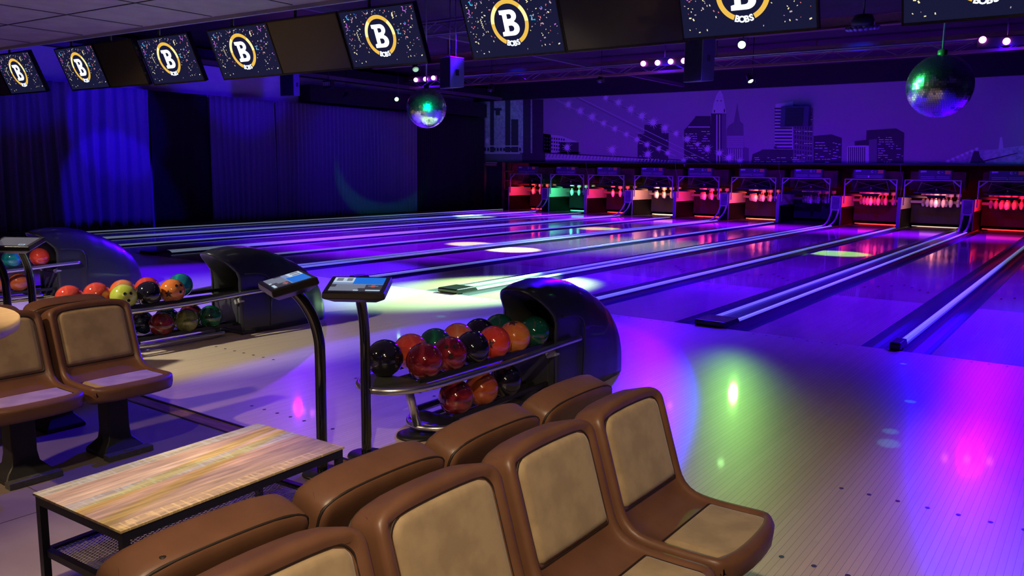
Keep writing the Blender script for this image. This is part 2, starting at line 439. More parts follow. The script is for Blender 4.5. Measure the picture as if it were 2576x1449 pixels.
def make_return():
    t = thing('ball_return', '', 'ball return')
    make_hood(t)
    # upper rail loop
    def loop(hw, yend, z, ys, lift=0):
        P = [(hw + lift, ys, z + lift), (hw + lift * .8, ys - .25, z + lift * .8), (hw, -3.75, z), (hw, yend + .42, z)]
        for k in range(1, 8):
            a = PI * k / 8; P.append((hw * math.cos(a) ** 1 if True else 0, yend + .36 - .36 * math.sin(a), z))
        P += [(-hw, yend + .42, z), (-hw, -3.75, z), (-hw - lift * .8, ys - .25, z + lift * .8), (-hw - lift, ys, z + lift)]
        return P
    bm = bmesh.new(); add_tube(bm, curve_pts(loop(.232, -4.75, .362, -2.98, .038), 5), (.021), 12); obj('upper_rail', bm, STEEL, t, label='brushed steel rail looping round the upper balls')
    bm = bmesh.new(); add_tube(bm, curve_pts(loop(.222, -4.36, .052, -3.4), 5), (.017), 12); obj('lower_rail', bm, STEEL, t)
    # carrying tracks and end tray
    bm = bmesh.new()
    for s in (-1, 1):
        add_bar(bm, (s * .035, -3.0, .362), (s * .035, -4.55, .362), .016, .02)
        add_bar(bm, (s * .165, -3.0, .385), (s * .165, -4.52, .385), .02, .03)
    obj('upper_track', bm, BLK, t)
    bm = bmesh.new(); P = [(.19, -4.48), (.2, -4.55), (.17, -4.65), (.09, -4.72), (0, -4.735), (-.09, -4.72), (-.17, -4.65), (-.2, -4.55), (-.19, -4.48)]
    up = [bm.verts.new((x, y, .378)) for x, y in P]; dn = [bm.verts.new((x, y, .35)) for x, y in P]
    bm.faces.new(up); bm.faces.new(dn)
    for i in range(len(P)): bm.faces.new((up[i], up[(i + 1) % len(P)], dn[(i + 1) % len(P)], dn[i]))
    obj('end_tray', bm, mat('tray_grey', (.045, .048, .04), .45), t, bevel=.004)
    bm = bmesh.new()
    for s in (-1, 1):
        add_bar(bm, (s * .035, -3.15, .082), (s * .035, -4.2, .082), .016, .02)
        add_bar(bm, (s * .15, -3.15, .1), (s * .15, -4.2, .1), .018, .03)
    add_box(bm, -.17, .17, -3.45, -3.4, .03, .09); add_box(bm, -.17, .17, -4.2, -4.17, .03, .09)
    obj('lower_track', bm, BLK, t)
    bm = bmesh.new(); add_tube(bm, [(.0, -4.44, .345), (0, -4.40, .2), (0, -4.34, .03)], .026, 14); obj('leg', bm, STEEL, t)
    bm = bmesh.new(); add_lathe(bm, [(0, .022), (.08, .022), (.115, .014), (.12, 0), (0, 0)], 28, (0, -4.36, 0)); obj('foot_plate', bm, BLK, t)
    for s in (-1, 1):
        bm = bmesh.new(); add_bar(bm, (s * .225, -3.2, .33), (s * .15, -3.2, .30), .06, .045); obj('rail_bracket', bm, mat('bracket_grey', (.35, .35, .33), .5), t, bevel=.008)
    return t
BR = make_return()
BR['label'] = 'ball return nearest the camera, hooded machine with twelve balls on its upper rack'; BR['group'] = 'hooded ball returns on the approach'
dup(BR, (-S, 0, 0), 0, 'middle ball return behind the left chairs, with an empty dark hood mouth', 'hooded ball returns on the approach')
dup(BR, (-2 * S, 0, 0), 0, 'farthest ball return at the left edge, partly hidden by the console', 'hooded ball returns on the approach')

def ballmat(name, c1, c2, scale=9, lo=.42, hi=.6, c3=None):
    m = noisy(name, c1, c2, scale, 6, rough=.09, lo=lo, hi=hi, coat=1.0)
    n, l, b = NT(m)
    for x in n:
        if x.type == 'TEX_NOISE': x.inputs['Distortion'].default_value = 1.6
    return m
BM = {
 'black': ballmat('ball_black', (.006, .006, .012), (.012, .01, .02)),
 'navy': ballmat('ball_navy', (.004, .012, .05), (.006, .03, .09)),
 'coral': ballmat('ball_coral', (.55, .045, .03), (.62, .085, .04)),
 'red': ballmat('ball_scarlet', (.72, .05, .025), (.78, .07, .03)),
 'wine': ballmat('ball_wine', (.10, .005, .01), (.27, .02, .03), 6),
 'green': ballmat('ball_green', (.003, .055, .03), (.01, .16, .07), 7),
 'greenred': ballmat('ball_green_red', (.003, .09, .045), (.22, .07, .04), 7, .56, .68),
 'orange': ballmat('ball_orange', (.75, .16, .03), (.72, .25, .05), 5),
 'orangered': ballmat('ball_orange_red', (.70, .12, .03), (.62, .28, .12), 5),
 'yellow': ballmat('ball_yellow', (.45, .5, .05), (.6, .62, .12), 6),
 'teal': ballmat('ball_teal', (.005, .14, .2), (.01, .3, .25), 6),
 'olive': ballmat('ball_olive', (.08, .10, .02), (.25, .27, .08), 8),
 'rust': ballmat('ball_rust', (.35, .06, .015), (.45, .1, .03), 6),
}
HOLE = mat('finger_hole', (.003, .003, .003), .8)
MARK = mat('printed_mark', (.05, .012, .02), .4)
def ball(pos, m, label, group, holes=None, star=None, r=.107):
    """holes / star: direction (unit-ish vector) they sit at"""
    bm = bmesh.new(); add_sphere(bm, r, seg=40, rng=26)
    o = obj('bowling_ball', bm, m, loc=pos)
    tag(o, label, 'bowling ball', group)
    if holes:
        d = Vector(holes).normalized(); a = d.orthogonal().normalized(); b = d.cross(a)
        for u, v in ((-.024, .0), (.024, .0), (.0, -.065)):
            p = (d * r + (Vector((0, 0, 1)).cross(d).normalized()) * u + d.cross(Vector((0, 0, 1)).cross(d).normalized()) * v).normalized()
            bm = bmesh.new(); q = p.to_track_quat('Z', 'Y').to_matrix()
            add_lathe(bm, [(0, r - .004), (.0115, r - .004), (.0135, r + .0006), (.0125, r + .0012), (.0110, r + .0002), (0, r + .0002)], 18, ax=q)
            obj('finger_hole', bm, HOLE, o)
    if star:
        d = Vector(star).normalized(); sx = Vector((0, 0, 1)).cross(d).normalized(); sy = d.cross(sx); bm = bmesh.new()
        c = bm.verts.new(d * (r + .0012)); ring = []
        for k in range(20):
            rr = (.036 if k % 4 == 0 else .016 if k % 4 == 2 else .024) ; a = 2 * PI * k / 20 + .3
            ring.append(bm.verts.new((d * r + sx * rr * math.cos(a) + sy * rr * math.sin(a)).normalized() * (r + .0011)))
        for k in range(0, 20): bm.faces.new((c, ring[k], ring[(k + 1) % 20]))
        obj('printed_star', bm, MARK, o, label='dark printed star')
    return o
tocam = lambda p: (CP - Vector(p))
G1 = 'balls on the near ball return'
zu = .472
nr = [-4.40 + .2185 * i for i in range(6)]; fr_ = [-4.515 + .2185 * i for i in range(6)]
ball((.1, nr[0], zu), BM['wine'], 'dark red swirled bowling ball in front on the near rack, closest to the camera', G1, star=None)
ball((.1, nr[1], zu), BM['wine'], 'dark red bowling ball with two finger holes showing, near rack front row', G1, holes=(.55, -.55, .62))
ball((.1, nr[2], zu), BM['black'], 'black bowling ball between the dark red and the bright red star balls, near rack', G1)
ball((.1, nr[3], zu), BM['red'], 'bright red bowling ball with a dark star print, near rack', G1, star=(.35, -.9, .1))
ball((.1, nr[4], zu), BM['orange'], 'orange bowling ball with a dark print on top, just outside the near hood', G1, star=(.1, -.3, .9))
ball((.1, nr[5] + .01, zu), BM['greenred'], 'green marbled bowling ball inside the mouth of the near hood', G1)
ball((-.1, fr_[0], zu + .01), BM['black'], 'black bowling ball at the rounded end of the near rack beside the console pole', G1)
ball((-.1, fr_[1], zu + .01), BM['coral'], 'coral red bowling ball in the back row of the near rack', G1)
ball((-.1, fr_[2], zu + .01), BM['green'], 'dark green bowling ball between coral and orange, back row of the near rack', G1)
ball((-.1, fr_[3], zu + .01), BM['orangered'], 'orange marbled bowling ball in the back row of the near rack', G1)
ball((-.1, fr_[4], zu + .01), BM['black'], 'black bowling ball in the back row, next to the green one at the hood', G1)
ball((-.1, fr_[5], zu + .01), BM['greenred'], 'green bowling ball in the back row against the lip of the near hood', G1)
zl = .198
ball((.1, -4.12, zl), BM['wine'], 'dark wine red bowling ball low on the near rack beside its steel leg', G1)
ball((.1, -3.87, zl), BM['rust'], 'rusty orange bowling ball on the lower rack of the near return', G1)
ball((.1, -3.62, zl), BM['black'], 'blackish bowling ball on the lower rack next to the near hood', G1)
G2 = 'balls on the middle ball return'
ball((-S + .1, -4.255, zu), BM['yellow'], 'yellow green bowling ball half hidden by the chair back', G2, holes=(.75, -.1, .3))
ball((-S + .1, -4.035, zu), BM['black'], 'black bowling ball between the yellow and the orange one, middle rack', G2)
ball((-S + .1, -3.815, zu), BM['orange'], 'orange bowling ball with print and finger holes on the middle rack', G2, holes=(.8, .1, .5), star=(.65, -.75, -.1))
ball((-S - .1, -4.60, zu + .01), BM['coral'], 'coral bowling ball, leftmost top peeking over the brown chair back', G2)
ball((-S - .1, -4.375, zu + .01), BM['coral'], 'coral bowling ball, second from the left above the brown chair back', G2)
ball((-S - .1, -4.15, zu + .01), BM['orangered'], 'orange red bowling ball behind the yellow one on the middle rack', G2)
ball((-S - .1, -3.93, zu + .01), BM['coral'], 'coral red bowling ball behind the black one on the middle rack', G2)
ball((-S - .1, -3.61, zu + .01), BM['teal'], 'teal blue bowling ball with finger holes, last on the middle upper rack', G2, holes=(.45, -.75, .4))
zl2 = .19
ball((-S + .1, -3.93, zl2), BM['wine'], 'dark wine bowling ball in front on the lower middle rack', G2)
ball((-S + .1, -3.69, zl2), BM['olive'], 'olive green marbled bowling ball on the lower middle rack', G2)
ball((-S + .1, -3.45, zl2), BM['green'], 'green bowling ball with three holes at the end of the lower middle rack', G2, holes=(.7, -.65, .15))
ball((-S - .1, -4.0, zl2), BM['navy'], 'navy bowling ball behind the wine red one, lower middle rack', G2)
ball((-S - .1, -3.76, zl2), BM['green'], 'dark green bowling ball in the back of the lower middle rack', G2)
ball((-S - .1, -3.52, zl2), BM['wine'], 'dark red bowling ball at the back of the lower middle rack near the hood', G2)
G3 = 'balls on the far ball return'
ball((-2 * S + .1, -3.35, zu + .01), BM['red'], 'pinkish red bowling ball in the mouth of the farthest hood', G3)
ball((-2 * S + .1, -3.65, zu + .01), BM['teal'], 'blue green bowling ball seen between the two left console poles', G3)
ball((-2 * S + .1, -3.60, zl2 + .02), BM['rust'], 'rust brown bowling ball on the lower far rack between the poles', G3)
ball((-2 * S + .1, -3.84, zl2 + .02), BM['rust'], 'rust orange bowling ball at the very left edge, lower far rack', G3)

# ================================================================== consoles
SCR_W = mat('screen_white', (0, 0, 0), .3, emit=(.55, .68, .8), es=.9)
SCR_B = mat('screen_blue', (0, 0, 0), .3, emit=(.01, .17, .75), es=.9)
SCR_L = mat('screen_paleblue', (0, 0, 0), .3, emit=(.22, .30, .52), es=.9)
SCR_G = mat('screen_grey', (0, 0, 0), .3, emit=(.19, .21, .28), es=.9)
SCR_D = mat('screen_dark', (0, 0, 0), .3, emit=(.05, .05, .065), es=.9)
SCR_R = mat('screen_red', (0, 0, 0), .3, emit=(.5, .1, .08), es=.9)
SCR_I = mat('screen_idle', (.03, .03, .03), .2, emit=(.085, .08, .10), es=.9)
def console(base, upang, label, hz=.96, idle=False):
    """upang: heading of the screen's upper edge; the pole bends the other way, towards the player"""
    t = thing('scoring_console', label, 'touch screen console', base, upang - PI / 2, 'touch screen consoles on bent poles')
    bm = bmesh.new(); dz = hz - .96
    P = [(0, 0, .0), (0, 0, .3), (0, 0, .56 + dz), (0, -.006, .66 + dz), (0, -.032, .76 + dz), (0, -.08, .85 + dz), (0, -.135, .915 + dz)]
    add_tube(bm, curve_pts(P, 5), (.0275), 16); obj('pole', bm, GLOSSBLK, t)
    bm = bmesh.new(); add_lathe(bm, [(0, .01), (.1, .01), (.105, 0), (0, 0)], 24); obj('base_plate', bm, BLK, t)
    tilt = math.radians(14); M = Matrix.Translation((0, -.15, hz - .02)) @ Matrix.Rotation(tilt, 4, 'X')
    bm = bmesh.new(); W, D = .157, .112
    top = [bm.verts.new(M @ Vector(p)) for p in ((-W, -D, .02), (W, -D, .02), (W, D, .02), (-W, D, .02))]
    mid = [bm.verts.new(M @ Vector(p)) for p in ((-W - .003, -D - .003, -.014), (W + .003, -D - .003, -.014), (W + .003, D + .003, -.014), (-W - .003, D + .003, -.014))]
    bot = [bm.verts.new(M @ Vector(p)) for p in ((-W + .05, -D + .03, -.045), (W - .05, -D + .03, -.045), (W - .05, D - .04, -.045), (-W + .05, D - .04, -.045))]
    bm.faces.new(top); bm.faces.new(bot)
    for A, B in ((top, mid), (mid, bot)):
        for i in range(4): bm.faces.new((A[i], A[(i + 1) % 4], B[(i + 1) % 4], B[i]))
    h = obj('screen_housing', bm, mat('console_black', (.02, .017, .016), .3), t, bevel=.006, bseg=3)
    bm = bmesh.new(); w, d = .132, .090
    def R(x0, x1, y0, y1, z, mi): add_poly(bm, [M @ Vector(p) for p in ((x0 * w, y0 * d, .0205 + z), (x1 * w, y0 * d, .0205 + z), (x1 * w, y1 * d, .0205 + z), (x0 * w, y1 * d, .0205 + z))], mi)
    if idle:
        R(-1, 1, -1, 1, .0008, 6); R(.45, .8, -.9, -.62, .0012, 0); R(.5, .75, -.84, -.7, .0016, 4)
    else:
        R(-1, 1, -1, 1, .0008, 4); R(-1, 1, -.05, 1, .0012, 2); R(-.2, 1, 0, 1, .0016, 1)
        R(-1, -.2, .25, 1, .0016, 0); R(-1, .35, -1, -.05, .0016, 3); R(-.9, -.65, .45, .9, .002, 3); R(-.5, -.28, .45, .9, .002, 3)
        R(-1, -.8, -.45, -.05, .002, 4); R(.1, .38, -1, -.6, .002, 4); R(.42, .98, -1, -.84, .0024, 0); R(.45, .85, -.35, -.25, .0024, 3); R(.57, .72, -.45, -.15, .0028, 5)
        R(-.05, .15, -1, -.86, .0024, 0)
    
    obj('touch_screen', bm, [SCR_W, SCR_B, SCR_L, SCR_G, SCR_D, SCR_R, SCR_I], h, label='lit touch screen' if not idle else 'dimmed grey touch screen')
    return t

ua = math.radians
console((.012, -4.775, 0), ua(124), 'lit touch screen console standing nearest the near ball return', .968)
console((.027, -5.10, 0), ua(64.5), 'lit touch screen console beside the coffee table, its screen turned to the left', 1.015)
console((-S + .012, -4.93, 0), ua(126), 'console with a dimmed grey screen in front of the farthest ball return', .985, idle=True)
console((-S + .015, -5.11, 0), ua(66), 'console at the very left edge, little more than its pole in view', 1.015, idle=True)

# ================================================================== coffee table
t = thing('coffee_table', 'low coffee table with a worn multicoloured wooden top on a black steel frame', 'table', (.341, -5.99, 0), .045)
TW = mat('reclaimed_wood', (.5, .3, .15), .5); n, l, b = NT(TW)
tc = n.new('ShaderNodeTexCoord'); sx = n.new('ShaderNodeSeparateXYZ'); l.new(tc.outputs['Object'], sx.inputs[0])
def MN(op, a, bb=None):
    q = n.new('ShaderNodeMath'); q.operation = op
    for i, v in enumerate((a, bb)):
        if v is None: continue
        if isinstance(v, (int, float)): q.inputs[i].default_value = v
        else: l.new(v, q.inputs[i])
    return q.outputs[0]
pl = MN('FLOOR', MN('DIVIDE', sx.outputs['X'], .072))
cr = n.new('ShaderNodeValToRGB'); cr.color_ramp.interpolation = 'CONSTANT'
cols = [(.50, .50, .29), (.56, .42, .24), (.68, .54, .32), (.50, .48, .35), (.54, .38, .22), (.44, .32, .20), (.48, .36, .20), (.56, .43, .20)]
els = cr.color_ramp.elements
els[0].position = 0; els[0].color = (*cols[0], 1); els[1].position = 1 / 8; els[1].color = (*cols[1], 1)
for i in range(2, 8): e = els.new(i / 8); e.color = (*cols[i], 1)
l.new(MN('DIVIDE', MN('ADD', pl, 4.5), 8), cr.inputs['Fac'])
mp = n.new('ShaderNodeMapping'); mp.inputs['Scale'].default_value = (18, 1.6, 1); l.new(tc.outputs['Object'], mp.inputs[0])
g1 = n.new('ShaderNodeTexNoise'); g1.inputs['Scale'].default_value = 3; g1.inputs['Detail'].default_value = 6; l.new(mp.outputs[0], g1.inputs['Vector'])
mp2 = n.new('ShaderNodeMapping'); mp2.inputs['Scale'].default_value = (5, 34, 1); l.new(tc.outputs['Object'], mp2.inputs[0])
g2 = n.new('ShaderNodeTexNoise'); g2.inputs['Scale'].default_value = 2.2; g2.inputs['Detail'].default_value = 4; l.new(mp2.outputs[0], g2.inputs['Vector'])
r2 = n.new('ShaderNodeValToRGB'); r2.color_ramp.elements[0].position = .52; r2.color_ramp.elements[1].position = .60; l.new(g2.outputs['Fac'], r2.inputs['Fac'])
mx = n.new('ShaderNodeMix'); mx.data_type = 'RGBA'; mx.blend_type = 'MULTIPLY'; mx.inputs[0].default_value = .75
l.new(cr.outputs[0], mx.inputs[6])
r1 = n.new('ShaderNodeValToRGB'); r1.color_ramp.elements[0].position = .3; r1.color_ramp.elements[0].color = (.45, .42, .4, 1); r1.color_ramp.elements[1].position = .7; r1.color_ramp.elements[1].color = (1.25, 1.2, 1.15, 1)
l.new(g1.outputs['Fac'], r1.inputs['Fac']); l.new(r1.outputs[0], mx.inputs[7])
mx2 = n.new('ShaderNodeMix'); mx2.data_type = 'RGBA'
near = MN('GREATER_THAN', pl, 2.5); even = MN('MAXIMUM', MN('MULTIPLY', MN('LESS_THAN', MN('MODULO', MN('ADD', pl, 40), 3), .5), MN('LESS_THAN', pl, .5)), near)
l.new(MN('MULTIPLY', MN('MULTIPLY', even, .55), r2.outputs[0]), mx2.inputs[0]); l.new(mx.outputs[2], mx2.inputs[6]); 
mx3 = n.new('ShaderNodeMix'); mx3.data_type = 'RGBA'; l.new(near, mx3.inputs[0]); mx3.inputs[6].default_value = (.52, .60, .48, 1); mx3.inputs[7].default_value = (.85, .68, .26, 1); l.new(mx3.outputs[2], mx2.inputs[7])
l.new(mx2.outputs[2], b.inputs['Base Color'])
box('tabletop', -.282, .282, -.512, .512, .356, .366, TW, t, bevel=.0015)
FR = mat('black_steel', (.012, .012, .013), .45)
bm = bmesh.new()
for s in (-1, 1):
    add_box(bm, s * .265 - .0125, s * .265 + .0125, -.505, .505, .322, .3555)
    add_box(bm, -.2525, .2525, s * .4925 - .0125, s * .4925 + .0125, .322, .3555)
    add_box(bm, s * .265 - .0125, s * .265 + .0125, -.478, .478, .12, .145)
    add_box(bm, -.2525, .2525, s * .4825 - .0125, s * .4825 + .0125, .12, .145)
obj('frame', bm, FR, t)
for sx_ in (-1, 1):
    for sy in (-1, 1):
        bm = bmesh.new(); add_box(bm, sx_ * .265 - .0135, sx_ * .265 + .0135, sy * .4915 - .0135, sy * .4915 + .0135, 0, .3215); obj('leg', bm, FR, t)
bm = bmesh.new(); st = .016; k = 0
nx, ny = 32, 60
for i in range(-ny, nx + ny):         # diagonal wires of the expanded metal shelf, clipped to the frame
    for sgn in (-1, 1):
        x0, y0 = -.25, -.47
        pts = []
        c = i * st * 1.0
        # line x = c + sgn*(y)*.55
        ya, yb = -.47, .47
        xa, xb = c * .95 + sgn * ya * .5, c * .95 + sgn * yb * .5
        if max(xa, xb) < -.25 or min(xa, xb) > .25: continue
        def clip(x, y, x2, y2):
            if x < -.25: f = (-.25 - x) / (x2 - x); x, y = -.25, y + (y2 - y) * f
            if x > .25: f = (.25 - x) / (x2 - x); x, y = .25, y + (y2 - y) * f
            return x, y
        a = clip(xa, ya, xb, yb); bb = clip(xb, yb, xa, ya)
        add_bar(bm, (a[0], a[1], .135), (bb[0], bb[1], .135), .0022, .0022)
obj('mesh_shelf', bm, mat('mesh_metal', (.3, .28, .25), .5), t)

# power cable under the table
bm = bmesh.new(); add_tube(bm, curve_pts([(.62, -5.30, .012), (.55, -5.25, .012), (.42, -5.32, .08), (.36, -5.36, .10), (.34, -5.42, .012), (.46, -5.48, .012), (.66, -5.4, .012), (.78, -5.25, .012)], 6), .006, 8)
tag(obj('power_cable', bm, BLK), 'thin black power cable looping on the floor behind the coffee table', 'cable')

# round bar table, only its edge is in view
t = thing('bar_table', 'round pale wooden bar table, only its rounded edge in view at the far left', 'table', (.028, -7.009, 0))
bm = bmesh.new(); add_lathe(bm, [(0, 1.012), (.475, 1.012), (.4805, 1.018), (.4818, 1.045), (.477, 1.05), (0, 1.05)], 72)
obj('tabletop', bm, [noisy('pale_wood_top', (.62, .42, .24), (.70, .50, .30), 4, 6, rough=.4, stretch=(9, 1, 1))], t)
bm = bmesh.new(); add_lathe(bm, [(.03, .03), (.03, 1.0), (.1, 1.005), (.1, 1.012), (0, 1.012)], 24); obj('column', bm, BLK, t)
bm = bmesh.new(); add_lathe(bm, [(0, 0), (.25, 0), (.25, .012), (.04, .03), (0, .03)], 32); obj('foot_plate', bm, BLK, t)

# ================================================================== chairs
PROF = [(.0745, .822), (.084, .79), (.098, .745), (.120, .675), (.143, .60), (.165, .53), (.180, .49), (.202, .462), (.235, .444), (.285, .437), (.34, .435), (.40, .435), (.46, .436), (.515, .437), (.552, .434)]
PR = curve_pts([(x, 0, z) for x, z in PROF], 4)
def arc(P):
    s = [0]
    for a, b in zip(P, P[1:]): s.append(s[-1] + (b - a).length)
    return s
PS = arc(PR); PL = PS[-1]
def prof_at(s):
    s = max(0, min(PL, s))
    for i in range(len(PS) - 1):
        if s <= PS[i + 1] + 1e-9:
            t = (s - PS[i]) / (PS[i + 1] - PS[i]); p = PR[i].lerp(PR[i + 1], t)
            a = PR[max(i - 1, 0)]; b = PR[min(i + 2, len(PR) - 1)]; tg = (b - a).normalized()
            return p, tg, Vector((-tg.z, 0, tg.x))     # normal towards the sitter
HW = .228
def thick(s):
    z = prof_at(s)[0].z
    return .118 if z > .6 else .118 - .028 * min(1, (.6 - z) / .16)
def shear(s, v):
    q = abs(v) / HW
    top = max(0, 1 - s / .13); fr = max(0, 1 - (PL - s) / .16)
    return (.012 * q ** 2 + .030 * q ** 6) * top - (.020 * q ** 2 + .040 * q ** 5) * fr
def surf(s, v, nn):
    sh = shear(s, v); p, tg, no = prof_at(s)
    return Vector((p.x, v, p.z)) + tg * sh + no * nn
def make_chair(label):
    t = thing('bowlers_seat', label, 'chair')
    bm = bmesh.new(); rings = []
    ss = [0, 0, .004, .012, .024, .04] + [.04 + (PL - .08) * i / 26 for i in range(1, 26)] + [PL - .04, PL - .02, PL - .008, PL, PL]
    N = len(ss)
    ins = {0: .040, 1: .022, 2: .012, 3: .006, 4: .002}
    for i, s in enumerate(ss):
        e = ins.get(i, ins.get(N - 1 - i, 0)) if (i < 5 or i > N - 6) else 0
        T = thick(s); w = HW - e * .5; n0 = -e; n1 = -T + e; rc = .020
        loop = []
        # front side from +v to -v with recess, then rear from -v to +v
        rim = .030
        fv = [w, w - .004, w - .012, w - rim + .004, w - rim - .004, w - rim - .014, .12, .06, 0]
        inner = 0 if (s < .035 or s > PL - .045) else .013
        fn = [n0 - .016, n0 - .005, n0, n0, n0 - inner * .5, n0 - inner, n0 - inner, n0 - inner, n0 - inner]
        if i in (0, N - 1): fn = [n0 - .016, n0 - .006, n0, n0, n0, n0, n0, n0, n0]
        loop += list(zip(fv, fn)) + [(-a, b) for a, b in list(zip(fv, fn))[-2::-1]]
        rn = [n1 + .024, n1 + .008, n1 + .001, n1, n1, n1, n1, n1, n1]
        loop += [(-a, b) for a, b in zip(fv, rn)] + [(a, b) for a, b in list(zip(fv, rn))[-2::-1]]
        rings.append([bm.verts.new(surf(s, v, nn)) for v, nn in loop])
    K = len(rings[0])
    for A, B in zip(rings, rings[1:]):
        for k in range(K):
            f = bm.faces.new((A[k], A[(k + 1) % K], B[(k + 1) % K], B[k])); f.smooth = True
    for E in (rings[0], rings[-1]):
        for j in range(16): bm.faces.new((E[j], E[j + 1], E[32 - j], E[33 - j])).smooth = True
    obj('shell', bm, SHELL, t, label='moulded brown plastic shell')
    def pad(name, s0, s1, vw, ctop, cbot, lab):
        bm = bmesh.new(); NI, NJ = 26, 26; g = []
        for i in range(NI + 1):
            a = i / NI; s = s0 + (s1 - s0) * a; row = []
            # rounded corners: narrow the row near its ends
            da, db = a * (s1 - s0), (1 - a) * (s1 - s0)
            cut = 0
            if da < ctop: cut = max(cut, ctop - math.sqrt(max(0, ctop ** 2 - (ctop - da) ** 2)))
            if db < cbot: cut = max(cut, cbot - math.sqrt(max(0, cbot ** 2 - (cbot - db) ** 2)))
            w = vw - cut
            for j in range(NJ + 1):
                b = -1 + 2 * j / NJ; v = w * b
                edge = min(min(da, db), w * (1 - abs(b)))
                h = -.017 + .0155 * (1 - math.exp(-edge / .006)) + .002 * (1 - b * b)
                row.append(bm.verts.new(surf(s, v, h)))
            g.append(row)
        for i in range(NI):
            for j in range(NJ):
                f = bm.faces.new((g[i][j], g[i][j + 1], g[i + 1][j + 1], g[i + 1][j])); f.smooth = True
        o = obj(name, bm, SUEDE, t, label=lab)
        sd = o.modifiers.new('s', 'SOLIDIFY'); sd.thickness = .004; sd.offset = -1
        # dark groove round the pad
        per = [g[i][0].co.copy() if False else None for i in range(0)]
        return
    sb = [s for s in PS if prof_at(s)[0].z < .50][0]
    pad('back_pad', .040, sb, .186, .045, .012, 'tan suede back pad')
    s2 = [s for s in PS if prof_at(s)[0].x > .285][0]
    pad('seat_pad', s2, PL - .028, .184, .006, .045, 'tan suede seat pad')
    def groove(s0, s1, vw, c0, c1, nm):
        bm = bmesh.new(); P = []
        def rc(sa, sb_, c, n=5): pass
        for k in range(0, 9): a = PI / 2 * k / 8; P.append((s0 + c0 - c0 * math.sin(a), vw - c0 + c0 * math.cos(a)))
        for k in range(1, 8): P.append((s0, (vw - c0) * (1 - k / 4)))
        for k in range(0, 9): a = PI / 2 * k / 8; P.append((s0 + c0 - c0 * math.cos(a), -(vw - c0 + c0 * math.sin(a))))
        for k in range(1, 10): P.append((s0 + c0 + (s1 - s0 - c0 - c1) * k / 10, -vw))
        for k in range(0, 9): a = PI / 2 * k / 8; P.append((s1 - c1 + c1 * math.sin(a), -(vw - c1 + c1 * math.cos(a))))
        for k in range(1, 8): P.append((s1, -(vw - c1) * (1 - k / 4)))
        for k in range(0, 9): a = PI / 2 * k / 8; P.append((s1 - c1 + c1 * math.cos(a), vw - c1 + c1 * math.sin(a)))
        for k in range(1, 10): P.append((s1 - c1 - (s1 - s0 - c0 - c1) * k / 10, vw))
        add_tube(bm, [surf(s, v, -.0125) for s, v in P], .0032, 6, closed=True)
        obj('pad_piping', bm, SEAM, t)
    groove(.037, sb + .003, .189, .046, .013, 'b'); groove(s2 - .003, PL - .025, .187, .008, .046, 's')
    # piping across the top edge of the back's rear shell
    bm = bmesh.new()
    vv = HW - .004
    half = [(.20 - .19 * k / 9, vv) for k in range(9)] + [(.012, vv - .004), (.008, vv - .014)] + [(.0075, (vv - .014) * (1 - k / 10)) for k in range(1, 11)]
    line = [surf(s, v, -thick(s) + .013) for s, v in half]; mir = [Vector((p.x, -p.y, p.z)) for p in line[:-1]][::-1]
    add_tube(bm, line + mir, .0042, 6)
    obj('edge_piping', bm, SEAM, t)
    # pedestal
    bm = bmesh.new()
    lv = [(.345, .055, .06), (.30, .055, .06), (.13, .055, .06), (.08, .06, .068), (.05, .08, .095), (.025, .105, .115), (.0, .105, .115)]
    R = []
    for z, a, c in lv: R.append([bm.verts.new((.26 + i * a, j * c, z)) for i, j in ((-1, -1), (1, -1), (1, 1), (-1, 1))])
    for A, B in zip(R, R[1:]):
        for k in range(4): bm.faces.new((A[k], A[(k + 1) % 4], B[(k + 1) % 4], B[k]))
    bm.faces.new(R[0]); bm.faces.new(R[-1])
    obj('pedestal', bm, POST, t, bevel=.008)
    bm = bmesh.new(); add_box(bm, .37, .425, -.125, .125, .001, .032); add_box(bm, .385, .41, -.02, .02, .032, .035)
    obj('foot_bar', bm, IRON, t, bevel=.008, label='cast grey foot bar')
    bm = bmesh.new(); add_box(bm, .12, .42, -.05, .05, .325, .346); obj('seat_bracket', bm, POST, t)
    return t
gp = 'brown pedestal seats in back to back rows'
BY = [-5.40, -5.88, -6.365, -6.85]; AY = [-5.385, -5.868, -6.345, -6.83]
ch = make_chair('farthest right seat facing the lanes on the right, its whole suede seat pad in view')
ch['group'] = gp; ch.location = (1.86, BY[0], 0)
lab = ['second right facing seat from the lanes, only part of its seat pad in view',
       'third right facing seat from the lanes, tall suede back but no seat pad visible',
       'right facing seat nearest the camera, only its back top showing at the bottom edge']
for i in (1, 2, 3): dup(ch, (1.86, BY[i], 0), 0, lab[i - 1])
lab = ['seat turned away behind the near row, standing nearest the ball return hood',
       'second seat from the lanes turned away behind the near row, beside the ball rack foot',
       'third seat turned away behind the near row, next to the coffee table corner',
       'turned away seat by the coffee table, with a small hole in its brown top']
for i in range(4): last = dup(ch, (1.718, AY[i], 0), PI, lab[i])
zz = .80
for _ in range(6): q = at(409, 1400, 'z', zz); zz = surf(.0, -(q.y - AY[3]), -.05).z - .0105
bm = bmesh.new(); add_lathe(bm, [(0, .0006), (.005, .0006), (.007, .0), (.007, -.01), (0, -.01)], 14)
obj('screw_hole', bm, SEAM, last, loc=(-(q.x - 1.718), -(q.y - AY[3]), zz))
dup(ch, (-1.395, -5.565, 0), 0, 'left group seat beside the approach, whole back and seat pad in view')
dup(ch, (-1.395, -6.05, 0), 0, 'left group seat cut by the left edge of the view, behind the round table')
dup(ch, (-1.545, -5.555, 0), PI, 'turned away seat in the left group, its top seen behind the whole seat')
dup(ch, (-1.545, -6.04, 0), PI, 'turned away seat at the left edge, only a strip of its top in view')

